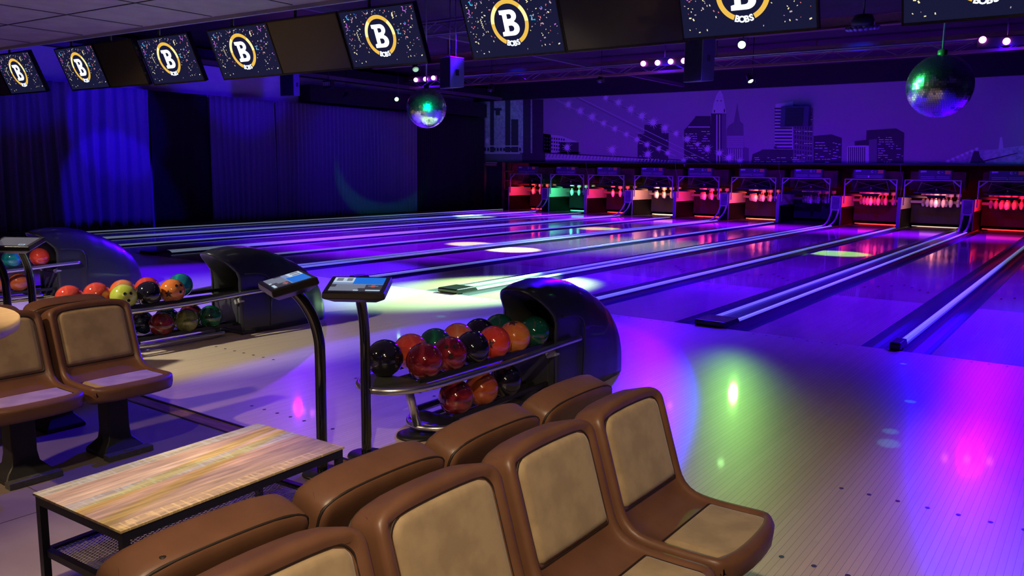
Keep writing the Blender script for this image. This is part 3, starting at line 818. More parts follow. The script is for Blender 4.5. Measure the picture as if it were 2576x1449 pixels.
# ================================================================== monitors
FRM = mat('monitor_frame', (.006, .006, .007), .25)
NAVY = mat('picture_navy', (0, 0, 0), .45, spec=.15, emit=(.0075, .0085, .034), es=1.1)
GOLD = mat('picture_gold', (0, 0, 0), .3, emit=(.80, .48, .07), es=1.1)
GOLDL = mat('picture_gold_light', (0, 0, 0), .3, emit=(1.0, .82, .33), es=1.2)
WHT = mat('picture_white', (0, 0, 0), .3, emit=(.85, .95, 1.0), es=1.5)
CFM = [mat('confetti_%s' % nme, (0, 0, 0), .3, emit=c, es=1.0) for nme, c in (('cream', (.95, .85, .5)), ('pink', (.8, .2, .22)), ('blue', (.03, .25, .8)), ('violet', (.5, .15, .7)), ('pale', (.5, .4, .5)), ('cyan', (.03, .45, .8)))]
MW, MH, TILT = .975, .557, -.393
def text_mesh(bm, txt, size, M, mi, ext=None, off=0):
    cu = bpy.data.curves.new('t', 'FONT'); cu.body = txt; cu.size = size; cu.align_x = 'CENTER'; cu.align_y = 'CENTER'; cu.offset = off; cu.resolution_u = 3
    o = bpy.data.objects.new('t', cu); C.objects.link(o); bpy.context.view_layer.update()
    me = o.to_mesh(); vs = [bm.verts.new(M @ v.co) for v in me.vertices]
    for p in me.polygons:
        try: bm.faces.new([vs[i] for i in p.vertices]).material_index = mi
        except ValueError: pass
    o.to_mesh_clear(); C.objects.unlink(o); bpy.data.objects.remove(o)
def shape_mesh(bm, loops, M, mi):
    cu = bpy.data.curves.new('t', 'CURVE'); cu.dimensions = '2D'; cu.fill_mode = 'BOTH'
    for L in loops:
        sp = cu.splines.new('POLY'); sp.points.add(len(L) - 1); sp.use_cyclic_u = True
        for p, q in zip(sp.points, L): p.co = (q[0], q[1], 0, 1)
    o = bpy.data.objects.new('t', cu); C.objects.link(o); bpy.context.view_layer.update()
    me = o.to_mesh(); vs = [bm.verts.new(M @ v.co) for v in me.vertices]
    for p in me.polygons:
        try: bm.faces.new([vs[i] for i in p.vertices]).material_index = mi
        except ValueError: pass
    o.to_mesh_clear(); C.objects.unlink(o); bpy.data.objects.remove(o)
def arcp(cx, cy, rx, ry, a0, a1, n=10): return [(cx + rx * math.cos(math.radians(a0 + (a1 - a0) * i / n)), cy + ry * math.sin(math.radians(a0 + (a1 - a0) * i / n))) for i in range(n + 1)]
def monitor(x, y, w, label, lit=True, ang=.023, first=[None, None]):
    t = thing('lane_monitor', label, 'monitor', (x, y, 2.52), ang, 'monitors hanging in a row above the approach')
    if first[int(lit)]:
        for c in KIDS(first[int(lit)]): copy_tree(c, t)
        t.scale = (w / MW, 1, 1); return t
    first[int(lit)] = t
    # local frame: x to the right, picture plane leans back towards the seats at its top
    T = Matrix(((1, 0, 0, MW / 2), (0, math.sin(TILT), -math.cos(TILT), 0), (0, math.cos(TILT), math.sin(TILT), 0), (0, 0, 0, 1)))
    # columns: local X -> x ; local Y (up in picture) -> (sin, cos) ; local Z -> picture normal facing the seats and down
    T = Matrix.Translation((0, 0, 0)) @ Matrix(((1, 0, 0, MW / 2), (0, math.sin(TILT), -math.cos(TILT), 0), (0, math.cos(TILT), math.sin(TILT), 0), (0, 0, 0, 1)))
    bm = bmesh.new()
    fb = .013
    add_box(bm, -MW / 2, MW / 2, 0, fb * 1.4, -.05, .004, M=T); add_box(bm, -MW / 2, MW / 2, MH - fb, MH, -.05, .004, M=T)
    add_box(bm, -MW / 2, -MW / 2 + fb, fb, MH - fb, -.05, .004, M=T); add_box(bm, MW / 2 - fb, MW / 2, fb, MH - fb, -.05, .004, M=T)
    add_box(bm, -MW / 2 + .01, MW / 2 - .01, .01, MH - .01, -.055, -.012, M=T)
    fo = obj('frame', bm, FRM, t)
    bm = bmesh.new(); w2 = MW / 2 - fb; h0, h1 = fb * 1.4, MH - fb
    def P(x, y, z=0): return T @ Vector((x, y, z))
    def quad(x0, y0, x1, y1, mi, z): add_poly(bm, [P(x0, y0, z), P(x1, y0, z), P(x1, y1, z), P(x0, y1, z)], mi)
    quad(-w2, h0, w2, h1, 0, 0)
    if lit:
        cy = (h0 + h1) / 2 + .012; R, r = .192, .156; cx = -.015
        TT = T @ Matrix.Translation((cx, cy, .0015))
        def ring(a0, a1, mi):
            a = arcp(0, 0, R, R, a0, a1, 24); b = arcp(0, 0, r, r, a1, a0, 24); shape_mesh(bm, [a + b], TT, mi)
        ring(0, 45, 2); ring(130, 180, 2); ring(180, 246, 1); ring(294, 360, 1); ring(45, 130, 1)
        # slab serif B
        H_ = .108; x0, x1 = -.062, .0
        out = [(-.085, H_), (.02, H_)] + arcp(.022, H_ - .052, .062, .052, 90, -62, 12) + arcp(.026, -H_ + .058, .070, .058, 62, -90, 12) + [(-.085, -H_), (-.085, -H_ + .034), (-.058, -H_ + .040), (-.058, H_ - .040), (-.085, H_ - .034)]
        h1_ = [(-.012, H_ - .036), (.010, H_ - .036)] + arcp(.012, H_ - .056, .022, .020, 90, -90, 8) + [(-.012, H_ - .076)]
        h2_ = [(-.012, -H_ + .084), (.012, -H_ + .084)] + arcp(.016, -H_ + .060, .026, .024, 90, -90, 8) + [(-.012, -H_ + .036)]
        shape_mesh(bm, [out, h1_, h2_], T @ Matrix.Translation((cx - .004, cy - .002, .003)), 3)
        for ch_, a in zip('BOBS', (253.3, 264.4, 275.6, 286.7)):
            rr = (R + r) / 2 + .004; aa = math.radians(a)
            M_ = TT @ Matrix.Translation((rr * math.cos(aa), rr * math.sin(aa), .0)) @ Matrix.Rotation(aa + PI / 2, 4, 'Z')
            text_mesh(bm, ch_, .062, M_, 3, off=.0026)
        rnd = random.Random(11)
        k = 0
        while k < 150:
            u, v = rnd.uniform(-w2 + .02, w2 - .02), h0 + .015 + (h1 - h0 - .03) * rnd.random() ** .62
            if (u - cx) ** 2 + (v - cy) ** 2 < .205 ** 2: continue
            k += 1
            s = rnd.choice((.0032, .0048, .0055, .007, .0095)); a = rnd.uniform(0, PI); mi = 4 + rnd.choice((0, 0, 0, 0, 1, 1, 2, 3, 4, 4))
            ca, sa = math.cos(a), math.sin(a)
            add_poly(bm, [P(u + ca * i * s - sa * j * s * .55, v + sa * i * s + ca * j * s * .55, .0012) for i, j in ((-1, -1), (1, -.8), (1, 1), (-.8, 1))], mi)
        def ribbon(u, v, L, amp, per, wd, ang, mi):
            ca, sa = math.cos(ang), math.sin(ang); pr = None
            for i in range(15):
                s_ = i / 14 * L; o_ = amp * math.sin(s_ / per * 2 * PI)
                a = (u + ca * s_ - sa * (o_ - wd), v + sa * s_ + ca * (o_ - wd)); b = (u + ca * s_ - sa * (o_ + wd), v + sa * s_ + ca * (o_ + wd))
                if pr: add_poly(bm, [P(*pr[0], .0014), P(*a, .0014), P(*b, .0014), P(*pr[1], .0014)], mi)
                pr = (a, b)
        ribbon(-.40, .50, .05, .006, .04, .006, -.8, 9); ribbon(.20, .33, .06, .012, .045, .006, -.9, 9); ribbon(.33, .53, .07, .010, .045, .005, -1.0, 7)
        ribbon(-.31, .35, .085, .008, .02, .0035, -1.45, 4); ribbon(.20, .49, .055, .006, .02, .006, -1.6, 4); ribbon(-.42, .44, .055, .006, .05, .005, -1.4, 7)
        obj('screen', bm, [NAVY, GOLD, GOLDL, WHT] + CFM, t, label='lit screen: white B in a gold ring over BOBS with confetti')
    else:
        obj('screen', bm, mat('dead_screen', (.006, .005, .005), .30, spec=.8, coat=1.0), t, label='switched off black screen')
    # hanger tube up to the ceiling strip
    bm = bmesh.new(); add_tube(bm, [T @ Vector((-.1, MH - .02, -.04)), (MW / 2 - .1, MH * math.sin(TILT) + .05, .66), (MW / 2 - .1, MH * math.sin(TILT) + .05, 2.23)], .017, 8)
    obj('hanger_tube', bm, BLK, t)
    bm = bmesh.new(); add_box(bm, -.2, .2, .15, .40, -.085, -.055, M=T); obj('wall_plate', bm, BLK, t)
    t.scale = (w / MW, 1, 1)
    return t
def mpos(px, py): p = at(px, py, 'z', 2.52); return p
names = {
 'M2': ((183, 229), (278, 221), True, 'lit monitor with the B logo, second from the left, left of the first dark one'),
 'P1': ((279, 221), (388, 215), False, 'dark switched off monitor, leftmost, between two small lit ones'),
 'M3': ((389, 215), (514, 204), True, 'lit monitor with the B logo just right of the leftmost dark monitor'),
 'M4': ((564, 202), (711, 189), True, 'lit monitor with the B logo, fourth lit one from the left, above the blue wall'),
 'P2': ((712, 189), (889, 175), False, 'dark switched off monitor with a faint orange reflection, middle of its three'),
 'M5': ((890, 174), (1089, 162), True, 'lit monitor with the B logo directly above the smaller mirror ball'),
 'M6': ((1191, 152), (1425, 133), True, 'large lit monitor with the B logo, right of the hanging loudspeaker'),
 'P3': ((1426, 133), (1716, 104), False, 'widest dark switched off monitor, above the row of four blue lamps'),
 'M7': ((1718, 103), (2063, 77), True, 'lit monitor cut by the top edge, above the green lamps'),
 'M8': ((2268, 66), None, True, 'lit monitor at the top right corner, only its lower strip in view'),
}
for k, (a, b_, lit, lb) in names.items():
    p = mpos(*a)
    if b_: q = mpos(*b_); w = (q - p).length; an = math.atan2(q.y - p.y, q.x - p.x); an = .023 + (an - .023) * .3
    else: w, an = .99, .023
    monitor(p.x, p.y, w, lb, lit, an)
q = mpos(120, 231)
monitor(q.x - 1.0, q.y - .03, 1.0, 'lit monitor with the B logo at the left edge of the view', True, .023)
monitor(q.x - 2.0, q.y - .05, .99, 'dark monitor at the far left edge, left of the first lit one', False, .023)

# ================================================================== pinsetters
KBW = mat('kickback_white', (.80, .78, .72), .45)
KBD = mat('kickback_dark', (.006, .006, .006), .6, spec=.2)
FRAME = mat('machine_frame', (.42, .40, .44), .4, metal=.3)
PITC = noisy('pit_curtain', (.045, .04, .042), (.06, .055, .055), 40, 4, rough=.9)
MBOX = mat('machine_box', (.06, .06, .12), .45)
LILA = mat('label_lilac', (.5, .45, .7), .5)
ORNG = mat('label_orange', (.65, .35, .08), .5)
PINW = mat('pin_white', (.85, .83, .78), .22, coat=.5)
PINR = mat('pin_red', (.6, .02, .02), .3)
CUP = mat('spotting_cup', (.75, .72, .66), .45)
DMACH = noisy('machine_innards', (.03, .02, .017), (.12, .06, .04), 3, 6, rough=.7)
FY = 17.85
pcol = [(1, .03, .015), (.06, 1, .28), (1, .03, .02), (1, .32, .10), (1, .025, .03), (1, .09, .045), None, (1, .018, .015), (1, .30, .26), (1, .012, .012), (1, .02, .02)]
ppow = [1, .8, 1, 1.1, 1, 1.1, 0, 1.1, .55, 1.1, 1]
cname = ['red', 'green', 'red', 'pale orange', 'red', 'orange red', 'unlit', 'red', 'pale pink', 'red', 'red']
PPROF = [(0, 0), (.0255, .0), (.0295, .004), (.045, .04), (.057, .085), (.0605, .115), (.057, .15), (.046, .19), (.034, .22), (.0245, .25), (.0228, .265), (.0245, .285), (.030, .31), (.0323, .335), (.029, .36), (.018, .377), (0, .381)]
pinmesh = None
for k in range(11):
    n = k - 9; cx = (n + .5) * HL
    odd = (k % 2 == 0)
    # kickback inner faces follow the lane and its gutters
    x0 = n * HL + divhalf(n) + .0; x1 = (n + 1) * HL - divhalf(n + 1)
    t = thing('pinsetter', 'pinsetting machine of the %s lane from the curtained wall, lit %s inside' % (ordw[k], cname[k]) if pcol[k] else 'unlit dark pinsetting machine of the seventh lane, between an orange and a red one', 'pinsetter', (0, 0, 0), 0, 'pinsetting machines at the lane ends')
    # side panels: white upper half, dark lower half
    for side, xx in ((-1, x0), (1, x1)):
        th = .03 if side < 0 else -.03
        bm = bmesh.new(); a, b_ = sorted((xx - th * .0, xx - th))
        prof = [(FY, .54), (FY, .875), (FY + 1.45, .875), (FY + 1.45, .50), (FY + 1.15, .50), (FY + 1.15, .54)]
        A = [bm.verts.new((a, y, z)) for y, z in prof]; B = [bm.verts.new((b_, y, z)) for y, z in prof]
        bm.faces.new(A); bm.faces.new(B)
        for i in range(6): bm.faces.new((A[i], A[(i + 1) % 6], B[(i + 1) % 6], B[i]))
        obj('upper_kickback', bm, KBW, t, label='white upper side panel')
        bm = bmesh.new(); add_box(bm, a, b_, FY, FY + 1.55, .0, .538); obj('lower_kickback', bm, KBD, t)
        bm = bmesh.new(); add_box(bm, a - .001, b_ + .001, FY - .012, FY, .0, .875); obj('edge_strip', bm, mat('edge_pale', (.5, .46, .45), .5), t)
        # post of the frame rising from the panel
        px = xx + (.055 if side < 0 else -.055)
        bm = bmesh.new(); add_box(bm, px - .014, px + .014, FY - .02, FY + .02, .66, 1.385)
        add_bar(bm, (px, FY, 1.20), (px - side * .2, FY, 1.375), .035, .03, up=(0, 1, 0))
        obj('frame_post', bm, FRAME, t, label='pale steel post with a corner brace')
    bm = bmesh.new(); add_box(bm, x0 + .045, x1 - .045, FY - .02, FY + .02, 1.365, 1.39); obj('top_bar', bm, FRAME, t)
    # rear cushion curtain and beam
    bm = bmesh.new(); g = []
    for j in range(5):
        g.append([bm.verts.new((x0 + .03 + (x1 - x0 - .06) * i / 30, 19.22 + .012 * math.sin(i * .9 + j * .4), .10 + .6 * j / 4)) for i in range(31)])
    for j in range(4):
        for i in range(30): bm.faces.new((g[j][i], g[j][i + 1], g[j + 1][i + 1], g[j + 1][i])).smooth = True
    obj('pit_curtain', bm, PITC, t, label='dark cushion curtain behind the pins')
    bm = bmesh.new(); add_box(bm, x0 + .03, x1 - .03, 19.0, 19.05, .70, .775); obj('cross_beam', bm, mat('beam_pale', (.45, .36, .33), .5), t)
    # black sweep bar, pin table with white cups
    bm = bmesh.new(); add_box(bm, x0 + .04, cx + .28, FY + .06, FY + .12, .88, .955); add_box(bm, x0 + .04, cx + .3, FY + .12, FY + .2, .94, .96)
    obj('sweep_bar', bm, KBD, t, bevel=.005)
    bm = bmesh.new(); add_box(bm, cx - .56, cx + .56, 18.05, 19.0, 1.0, 1.04); obj('pin_table', bm, mat('table_dark', (.05, .045, .045), .6), t)
    py0 = 18.29
    for r_ in range(4):
        for c in range(r_ + 1):
            X, Y = cx + (c - r_ / 2) * .3048, py0 + r_ * .264
            bm = bmesh.new(); add_lathe(bm, [(.068, 1.0), (.074, .93), (.07, .905), (.060, .90), (.058, 1.0)], 14, (X, Y, 0))
            obj('spotting_cup', bm, CUP, t)
    # innards: X braces, warm grey box, hopper
    bm = bmesh.new()
    for s in (-1, 1):
        add_bar(bm, (cx - s * .42, 18.3, 1.30), (cx + s * .48, 18.3, 1.06), .014, .014, up=(0, 1, 0))
        add_bar(bm, (cx + s * .40, 18.25, 1.34), (cx + s * .50, 18.25, 1.04), .02, .02, up=(0, 1, 0))
    obj('x_brace', bm, mat('brace_dark', (.2, .15, .15), .5), t)
    bm = bmesh.new(); add_box(bm, x0 + .05, x1 - .05, 18.62, 19.2, 1.08, 1.62); add_box(bm, cx - .3, cx + .3, 18.42, 18.62, 1.05, 1.2)
    obj('machine_body', bm, DMACH, t)
    bm = bmesh.new(); add_lathe(bm, [(.07, 1.045), (.02, 1.10), (0, 1.10)], 4, (cx, 18.2, 0)); obj('warning_cone', bm, mat('cone_red', (.5, .03, .03), .5), t)
    bm = bmesh.new(); add_sphere(bm, .022, (cx, 18.2, 1.12), 12, 8); obj('indicator_ball', bm, mat('indicator_white', (.85, .8, .8), .3), t)
    # control box above the frame
    bm = bmesh.new(); add_box(bm, cx - .43, cx + .41, FY + .0, FY + .18, 1.405, 1.66)
    mb = obj('control_box', bm, MBOX, t, bevel=.006)
    bm = bmesh.new(); yy = FY - .003
    def rq(xa, xb, za, zb, mi): add_poly(bm, [(cx + xa, yy, za), (cx + xb, yy, za), (cx + xb, yy, zb), (cx + xa, yy, zb)], mi)
    rq(-.38, -.23, 1.60, 1.645, 0); rq(-.365, -.345, 1.588, 1.60, 0); rq(.24, .375, 1.555, 1.65, 1)
    for a, b2 in ((1.475, 1.484), (1.43, 1.438)): rq(-.37, -.02, a, b2, 0); rq(.03, .36, a, b2, 0)
    for q in range(16):
        if q in (0, 1, 15): continue
        a0, a1 = 2 * PI * q / 16, 2 * PI * (q + 1) / 16
        add_poly(bm, [(cx + .08 + rr * math.cos(a), yy, 1.605 + rr * math.sin(a)) for rr, a in ((.035, a0), (.035, a1), (.02, a1), (.02, a0))], 0)
    rq(.15, .185, 1.6, 1.608, 0); rq(.163, .172, 1.588, 1.62, 0)
    obj('box_label', bm, [LILA, ORNG], mb, label='faded lilac lettering strip with a ring and an orange sticker')
    bm = bmesh.new()
    if k == 7: add_box(bm, cx - .03, cx + .01, FY - .012, FY, 1.43, 1.49)
    else: add_lathe(bm, [(.025, 0), (0, .045)], 3, (cx - .01, FY - .004, 1.425))
    obj('box_marker', bm, mat('indicator_white', (.85, .8, .8), .3), mb)
    # emissive strip standing in for the lit gap behind the pins
    bm = bmesh.new(); add_box(bm, x0 + .07, x1 - .07, 19.25, 19.30, .002, .013)
    if pcol[k]:
        ec = pcol[k] if k not in (3, 8) else ((1, .5, .25) if k == 3 else (.75, .5, .36))
        obj('deck_gap_strip', bm, mat('deck_glow_%d' % k, (.02, .02, .02), .4, emit=ec, es=(6 if k != 8 else 1.6)), t, label='glowing strip standing for the lit gap behind the pin deck')
        light('AREA', (cx, FY + .12, .86), (cx - .25, FY + .75, .74), 13 * ppow[k], pcol[k], .9, sy=.12)
        light('AREA', (cx, 19.1, .22), (cx, 18.5, .1), .25 * ppow[k], pcol[k], 1.0, sy=.08)
    else:
        obj('deck_gap_strip', bm, KBD, t)
    # pins held in the table
    for r_ in range(4):
        for c in range(r_ + 1):
            X, Y = cx + (c - r_ / 2) * .3048, py0 + r_ * .264
            if pinmesh is None:
                bm = bmesh.new(); add_lathe(bm, PPROF, 20, mis=[1 if i in (8, 10) else 0 for i in range(len(PPROF) - 1)])
                p = obj('bowling_pin', bm, [PINW, PINR]); pinmesh = p.data
            else:
                p = bpy.data.objects.new('bowling_pin', pinmesh); C.objects.link(p)
            p.location = (X, Y, .605)
            tag(p, 'white bowling pin hanging in the %s lit machine of the %s lane' % (cname[k], ordw[k]) if pcol[k] else 'dim white bowling pin hanging in the unlit machine of the seventh lane',
                'bowling pin', 'bowling pins hung in the %s lane machine' % ordw[k])
    # ball lift between a pair: two curved white guides with a clear shield
    if k == 10: continue
    if k % 2 == 0:
        gx = (n + 1) * HL
        t2 = thing('ball_lift', 'curved ball lift with two white guide arms between the %s and %s pinsetters' % (ordw[k], ordw[k + 1]), 'ball lift', (gx, 0, 0), 0, 'ball lifts between pinsetter pairs')
        for s in (-1, 1):
            bm = bmesh.new(); P = curve_pts([(s * .10, FY - .06, .50), (s * .10, FY - .12, .38), (s * .098, FY - .30, .22), (s * .09, FY - .60, .09), (s * .08, FY - .95, .03)], 5)
            for a, b_ in zip(P, P[1:]): add_bar(bm, a, b_, .05, .012, up=(1, 0, 0) if False else (0, -.6, 1))
            obj('guide_arm', bm, mat('guide_white', (.60, .52, .50), .45), t2)
        bm = bmesh.new(); add_box(bm, -.135, .135, FY - .075, FY - .055, .44, .47); add_box(bm, -.135, .135, FY - .075, FY - .055, .85, .868); add_box(bm, -.135, -.105, FY - .075, FY - .055, .44, .87); add_box(bm, .115, .135, FY - .075, FY - .055, .44, .87)
        obj('shield_frame', bm, mat('guide_white', (.60, .52, .50), .45), t2)
        bm = bmesh.new(); add_box(bm, -.105, .115, FY - .068, FY - .064, .47, .85)
        obj('shield', bm, noisy('scuffed_shield', (.12, .12, .16), (.2, .19, .24), 5, 6, rough=.4), t2)
        bm = bmesh.new(); add_box(bm, -.13, .13, FY - .055, FY + 1.4, .0, .44); obj('lift_housing', bm, KBD, t2)
    else:
        t2 = None
        gx = (n + 1) * HL
        tt = thing('division_post', 'slim double post between the %s and %s pinsetters' % (ordw[k], ordw[k + 1]), 'post', (gx, 0, 0), 0, 'slim posts between pinsetter pairs')
        bm = bmesh.new(); add_box(bm, -.047, -.03, FY - .03, FY - .012, 0, .89); add_box(bm, .03, .047, FY - .03, FY - .012, 0, .89); add_box(bm, -.03, .03, FY - .025, FY - .015, 0, .88)
        obj('post', bm, mat('post_pale', (.35, .30, .34), .45), tt)
        bm = bmesh.new(); add_box(bm, -.055, .055, FY - .06, FY - .012, 0, .07); obj('post_foot', bm, mat('post_pale', (.35, .30, .34), .45), tt)
        # cables rising behind
        if k in (1, 3, 5, 7):
            bm = bmesh.new(); add_tube(bm, curve_pts([(gx - .06, FY + .05, 1.85), (gx - .04, FY + .06, 1.6), (gx + .02, FY + .05, 1.42), (gx + .02, FY + .05, 1.2), (gx - .02, FY + .1, .9)], 5), .006, 5)
            tag(obj('cable', bm, mat('cable_grey', (.2, .18, .22), .6)), 'thin grey cable dropping between the %s and %s pinsetters' % (ordw[k], ordw[k + 1]), 'cable', 'cables between the pinsetters')
# first pinsetter's brown partition and the dark passage on its left
bm = bmesh.new(); add_box(bm, -16.10, -15.98, 18.0, 18.06, 0, 1.82); add_box(bm, -16.0, -15.2, 18.5, 18.56, .9, 1.82)
for z in (.4, .75, 1.1, 1.45): add_box(bm, -15.98, -15.75, 18.0, 18.3, z, z + .04)
add_box(bm, -15.98, -15.90, 18.25, 18.3, 0, 1.82)
tag(obj('wooden_partition', bm, noisy('rust_brown_wood', (.22, .06, .035), (.36, .12, .06), 5, 5, rough=.6)), 'rust brown wooden partition with shelves left of the first pinsetter', 'partition')
t = thing('warning_sign', 'small dark red sign with two lines of faint lettering in the far corner', 'sign', (-16.62, 18.0, 1.66))
box('panel', -.32, .28, 0, .015, -.02, .19, mat('sign_dark_red', (.16, .02, .03), .5), t)
bm = bmesh.new()
rr_ = random.Random(3)
for z in (.105, .025):
    x = -.29
    while x < .24:
        w = rr_.uniform(.018, .034); add_poly(bm, [(x, -.002, z), (x + w, -.002, z), (x + w, -.002, z + .05), (x, -.002, z + .05)]); x += w + .012
obj('lettering', bm, mat('sign_letter', (.55, .4, .45), .5), t)
bm = bmesh.new(); add_box(bm, -17.1, -16.12, 18.3, 18.34, 0, 1.83); tag(obj('passage_door', bm, noisy('blue_black_paint', (.02, .02, .035), (.05, .05, .08), 2, 6, rough=.6, stretch=(1, 1, .2))), 'dark scuffed door of the passage in the far left corner', 'door')

# ================================================================== mural
MY = 18.12
MUS = noisy('mural_sky', (.30, .28, .33), (.36, .34, .40), 180, 3, rough=.75)
MUD = mat('mural_dark', (.045, .04, .06), .75)
MUM = noisy('mural_mid', (.13, .12, .17), (.18, .17, .22), 60, 3, rough=.75)
MUL = mat('mural_lit', (.85, .82, .9), .75)
MUK = mat('mural_pale', (.60, .58, .66), .75)
MUT = noisy('mural_stone', (.30, .36, .40), (.52, .58, .62), 12, 6, rough=.75)
bm = bmesh.new(); mz0, mz1 = 1.83, 4.165
add_box(bm, -17.36, XR - .01, MY, MY + .04, mz0, mz1)
def mp_(px, py, lay): p = at(px, py, 'y', MY); return (p.x, MY - .002 * lay, max(mz0, min(mz1, p.z)))
def mpoly(pts, mi, lay): add_poly(bm, [mp_(x, y, lay) for x, y in pts], mi)
def mrect(x0, y0, x1, y1, mi, lay): mpoly([(x0, y1), (x1, y1), (x1, y0), (x0, y0)], mi, lay)
# bridge pylon on the left
mrect(1208, 250, 1385, 420, 5, 1)
for a, b_, y0 in ((1233, 1243, 250), (1271, 1284, 250), (1286, 1304, 300), (1316, 1335, 250), (1339, 1367, 250)): mrect(a, y0, b_, 412, 1, 2)
mrect(1367, 245, 1386, 420, 0, 2); mrect(1243, 272, 1262, 278, 1, 3); mrect(1247, 278, 1258, 290, 1, 3)
mrect(1208, 384, 1316, 412, 2, 3); mrect(1314, 385, 1372, 412, 1, 4)
for i in range(12): mrect(1218 + i * 8, 372, 1223 + i * 8, 380, 1, 4)
mrect(1216, 366, 1312, 369, 4, 4); mrect(1216, 383, 1308, 387, 4, 4)
# low city left of the cables
mpoly([(1366, 336), (1412, 342), (1456, 358), (1456, 384), (1366, 384)], 4, 2)
for r_ in range(4):
    for c in range(9):
        mrect(1369 + c * 6, 344 + r_ * 9 + c * .6, 1372.5 + c * 6, 349 + r_ * 9 + c * .6, 1, 3)
mrect(1408, 358, 1456, 388, 1, 3); mrect(1402, 382, 1460, 388, 2, 3)
# bridge deck truss
for i in range(60):
    x = 1366 + i * 8.4; y = 384 + (x - 1366) * .058
    if y > 404: continue
    mpoly([(x, y + 12), (x + 5, y + 12), (x + 8.4, y + 2), (x + 4, y + 1)], 4, 3)
mpoly([(1366, 383), (1780, 405), (1780, 407), (1366, 386)], 1, 4); mpoly([(1372, 396), (1700, 409), (1700, 412), (1372, 401)], 4, 4)
# skyline
def tower(pts, mi=1): mpoly(pts, mi, 2)
tower([(1604, 410), (1604, 338), (1621, 336), (1621, 314), (1664, 312), (1664, 335), (1682, 335), (1682, 410)])
tower([(1721, 410), (1721, 327), (1728, 320), (1748, 296), (1750, 292), (1788, 292), (1789, 318), (1789, 410)])
mrect(1731, 318, 1786, 321, 4, 3)
tower([(1789, 410), (1789, 285), (1827, 285), (1827, 410)])
tower([(1791, 286), (1795, 262), (1802, 240), (1810, 228), (1813, 228), (1819, 240), (1823, 262), (1827, 286)], 4)
mrect(1802, 288, 1805, 410, 4, 3); mrect(1809, 288, 1812, 410, 4, 3); mrect(1816, 286, 1827, 410, 2, 3)
mrect(1803, 252, 1807, 255, 2, 4); mrect(1812, 252, 1816, 255, 2, 4); mrect(1796, 277, 1799, 283, 1, 4); mrect(1821, 274, 1824, 283, 1, 4)
tower([(1827, 410), (1828, 325), (1834, 315), (1846, 308), (1852, 275), (1855, 258), (1857, 275), (1862, 305), (1870, 312), (1872, 370), (1884, 373), (1884, 410)], 2)
for r_ in range(12): mrect(1829, 342 + r_ * 2.6, 1871, 343.1 + r_ * 2.6, 4, 3)
for c in range(7): mrect(1832 + c * 5.6, 374, 1834 + c * 5.6, 410, 4, 3)
tower([(1890, 410), (1893, 388), (1912, 380), (1918, 376), (2010, 376), (2028, 382), (2034, 410)])
tower([(1948, 378), (1951, 262), (1995, 255), (1995, 376)], 4)
mpoly([(1995, 376), (1995, 262), (2046, 272), (2046, 410), (1995, 410)], 2, 2.5)
for r_ in range(13): mrect(1949, 271 + r_ * 8.3, 1993, 275 + r_ * 8.3, 1, 3)
for c in range(7):
    for r_ in range(10): mrect(1999 + c * 6.6, 278 + r_ * 12.5 + c * .8, 2002.4 + c * 6.6, 286 + r_ * 12.5 + c * .8, 1, 3)
tower([(2046.5, 410), (2046.5, 342), (2092, 338), (2118, 347), (2117, 410)])
tower([(2130, 410), (2132, 368), (2175, 365), (2190, 368), (2188, 410)], 4)
for c in range(9): mrect(2134 + c * 5, 370, 2136.6 + c * 5, 410, 1, 3)
tower([(2150, 366), (2150, 355), (2195, 350), (2197, 410), (2190, 410), (2188, 366)])
tower([(2179, 352), (2180, 328), (2254, 323), (2275, 334), (2273, 410), (2204, 410), (2204, 352)])
mpoly([(2186, 410), (2186, 352), (2206, 349), (2206, 410)], 2, 3)
rw = random.Random(5)
def windows(x0, x1, y0, y1, dy, p, sk=0):
    y = y0
    while y < y1:
        x = x0 + rw.uniform(0, 4)
        while x < x1 - 3:
            w = rw.uniform(3, 13)
            if rw.random() < p: mrect(x, y + sk * (x - x0), min(x + w, x1), y + 1.6 + sk * (x - x0), 3, 4)
            x += w + rw.uniform(1, 5)
        y += dy
windows(1724, 1787, 330, 400, 6, .62); windows(1606, 1680, 352, 404, 8, .18); windows(2049, 2090, 358, 408, 7, .6); windows(2092, 2115, 358, 406, 8, .4, .25)
windows(2208, 2250, 345, 408, 5.6, .7); windows(2253, 2272, 352, 406, 7, .35, .3); windows(1896, 2026, 396, 409, 5, .6); windows(2000, 2044, 300, 400, 30, .8)
# suspension cables with star shaped lamps
def cable(p, q, w, mi, lay): 
    (a, b_), (c, d) = p, q; mpoly([(a, b_ + w), (c, d + w), (c, d), (a, b_)], mi, lay)
cable((1398, 249), (1480, 292), 1.6, 4, 5); cable((1480, 292), (1600, 348), 1.6, 4, 5); cable((1600, 348), (1700, 392), 1.6, 4, 5)
cable((1458, 245), (1620, 325), 1.8, 4, 5); cable((1620, 325), (1790, 409), 1.8, 4, 5); cable((1450, 246), (1620, 332), .9, 1, 5); cable((1600, 330), (1760, 407), 1.2, 4, 5)
cable((1515, 243), (1670, 322), .9, 1, 5); cable((1670, 322), (1860, 409), .9, 1, 5)
def star(px, py, R_):
    c = mp_(px, py, 6); c = Vector(c); 
    m = 14; pts = []
    for i in range(2 * m):
        a = PI * i / m; r = R_ * (.0135 if i % 2 == 0 else .0048) * (1 + .25 * ((i * 7) % 5 - 2) / 2 if i % 2 == 0 else 1)
        pts.append(bm.verts.new(c + Vector((r * math.cos(a), 0, r * math.sin(a)))))
    cc = bm.verts.new(c)
    for i in range(2 * m): bm.faces.new((cc, pts[i], pts[(i + 1) % (2 * m)])).material_index = 3
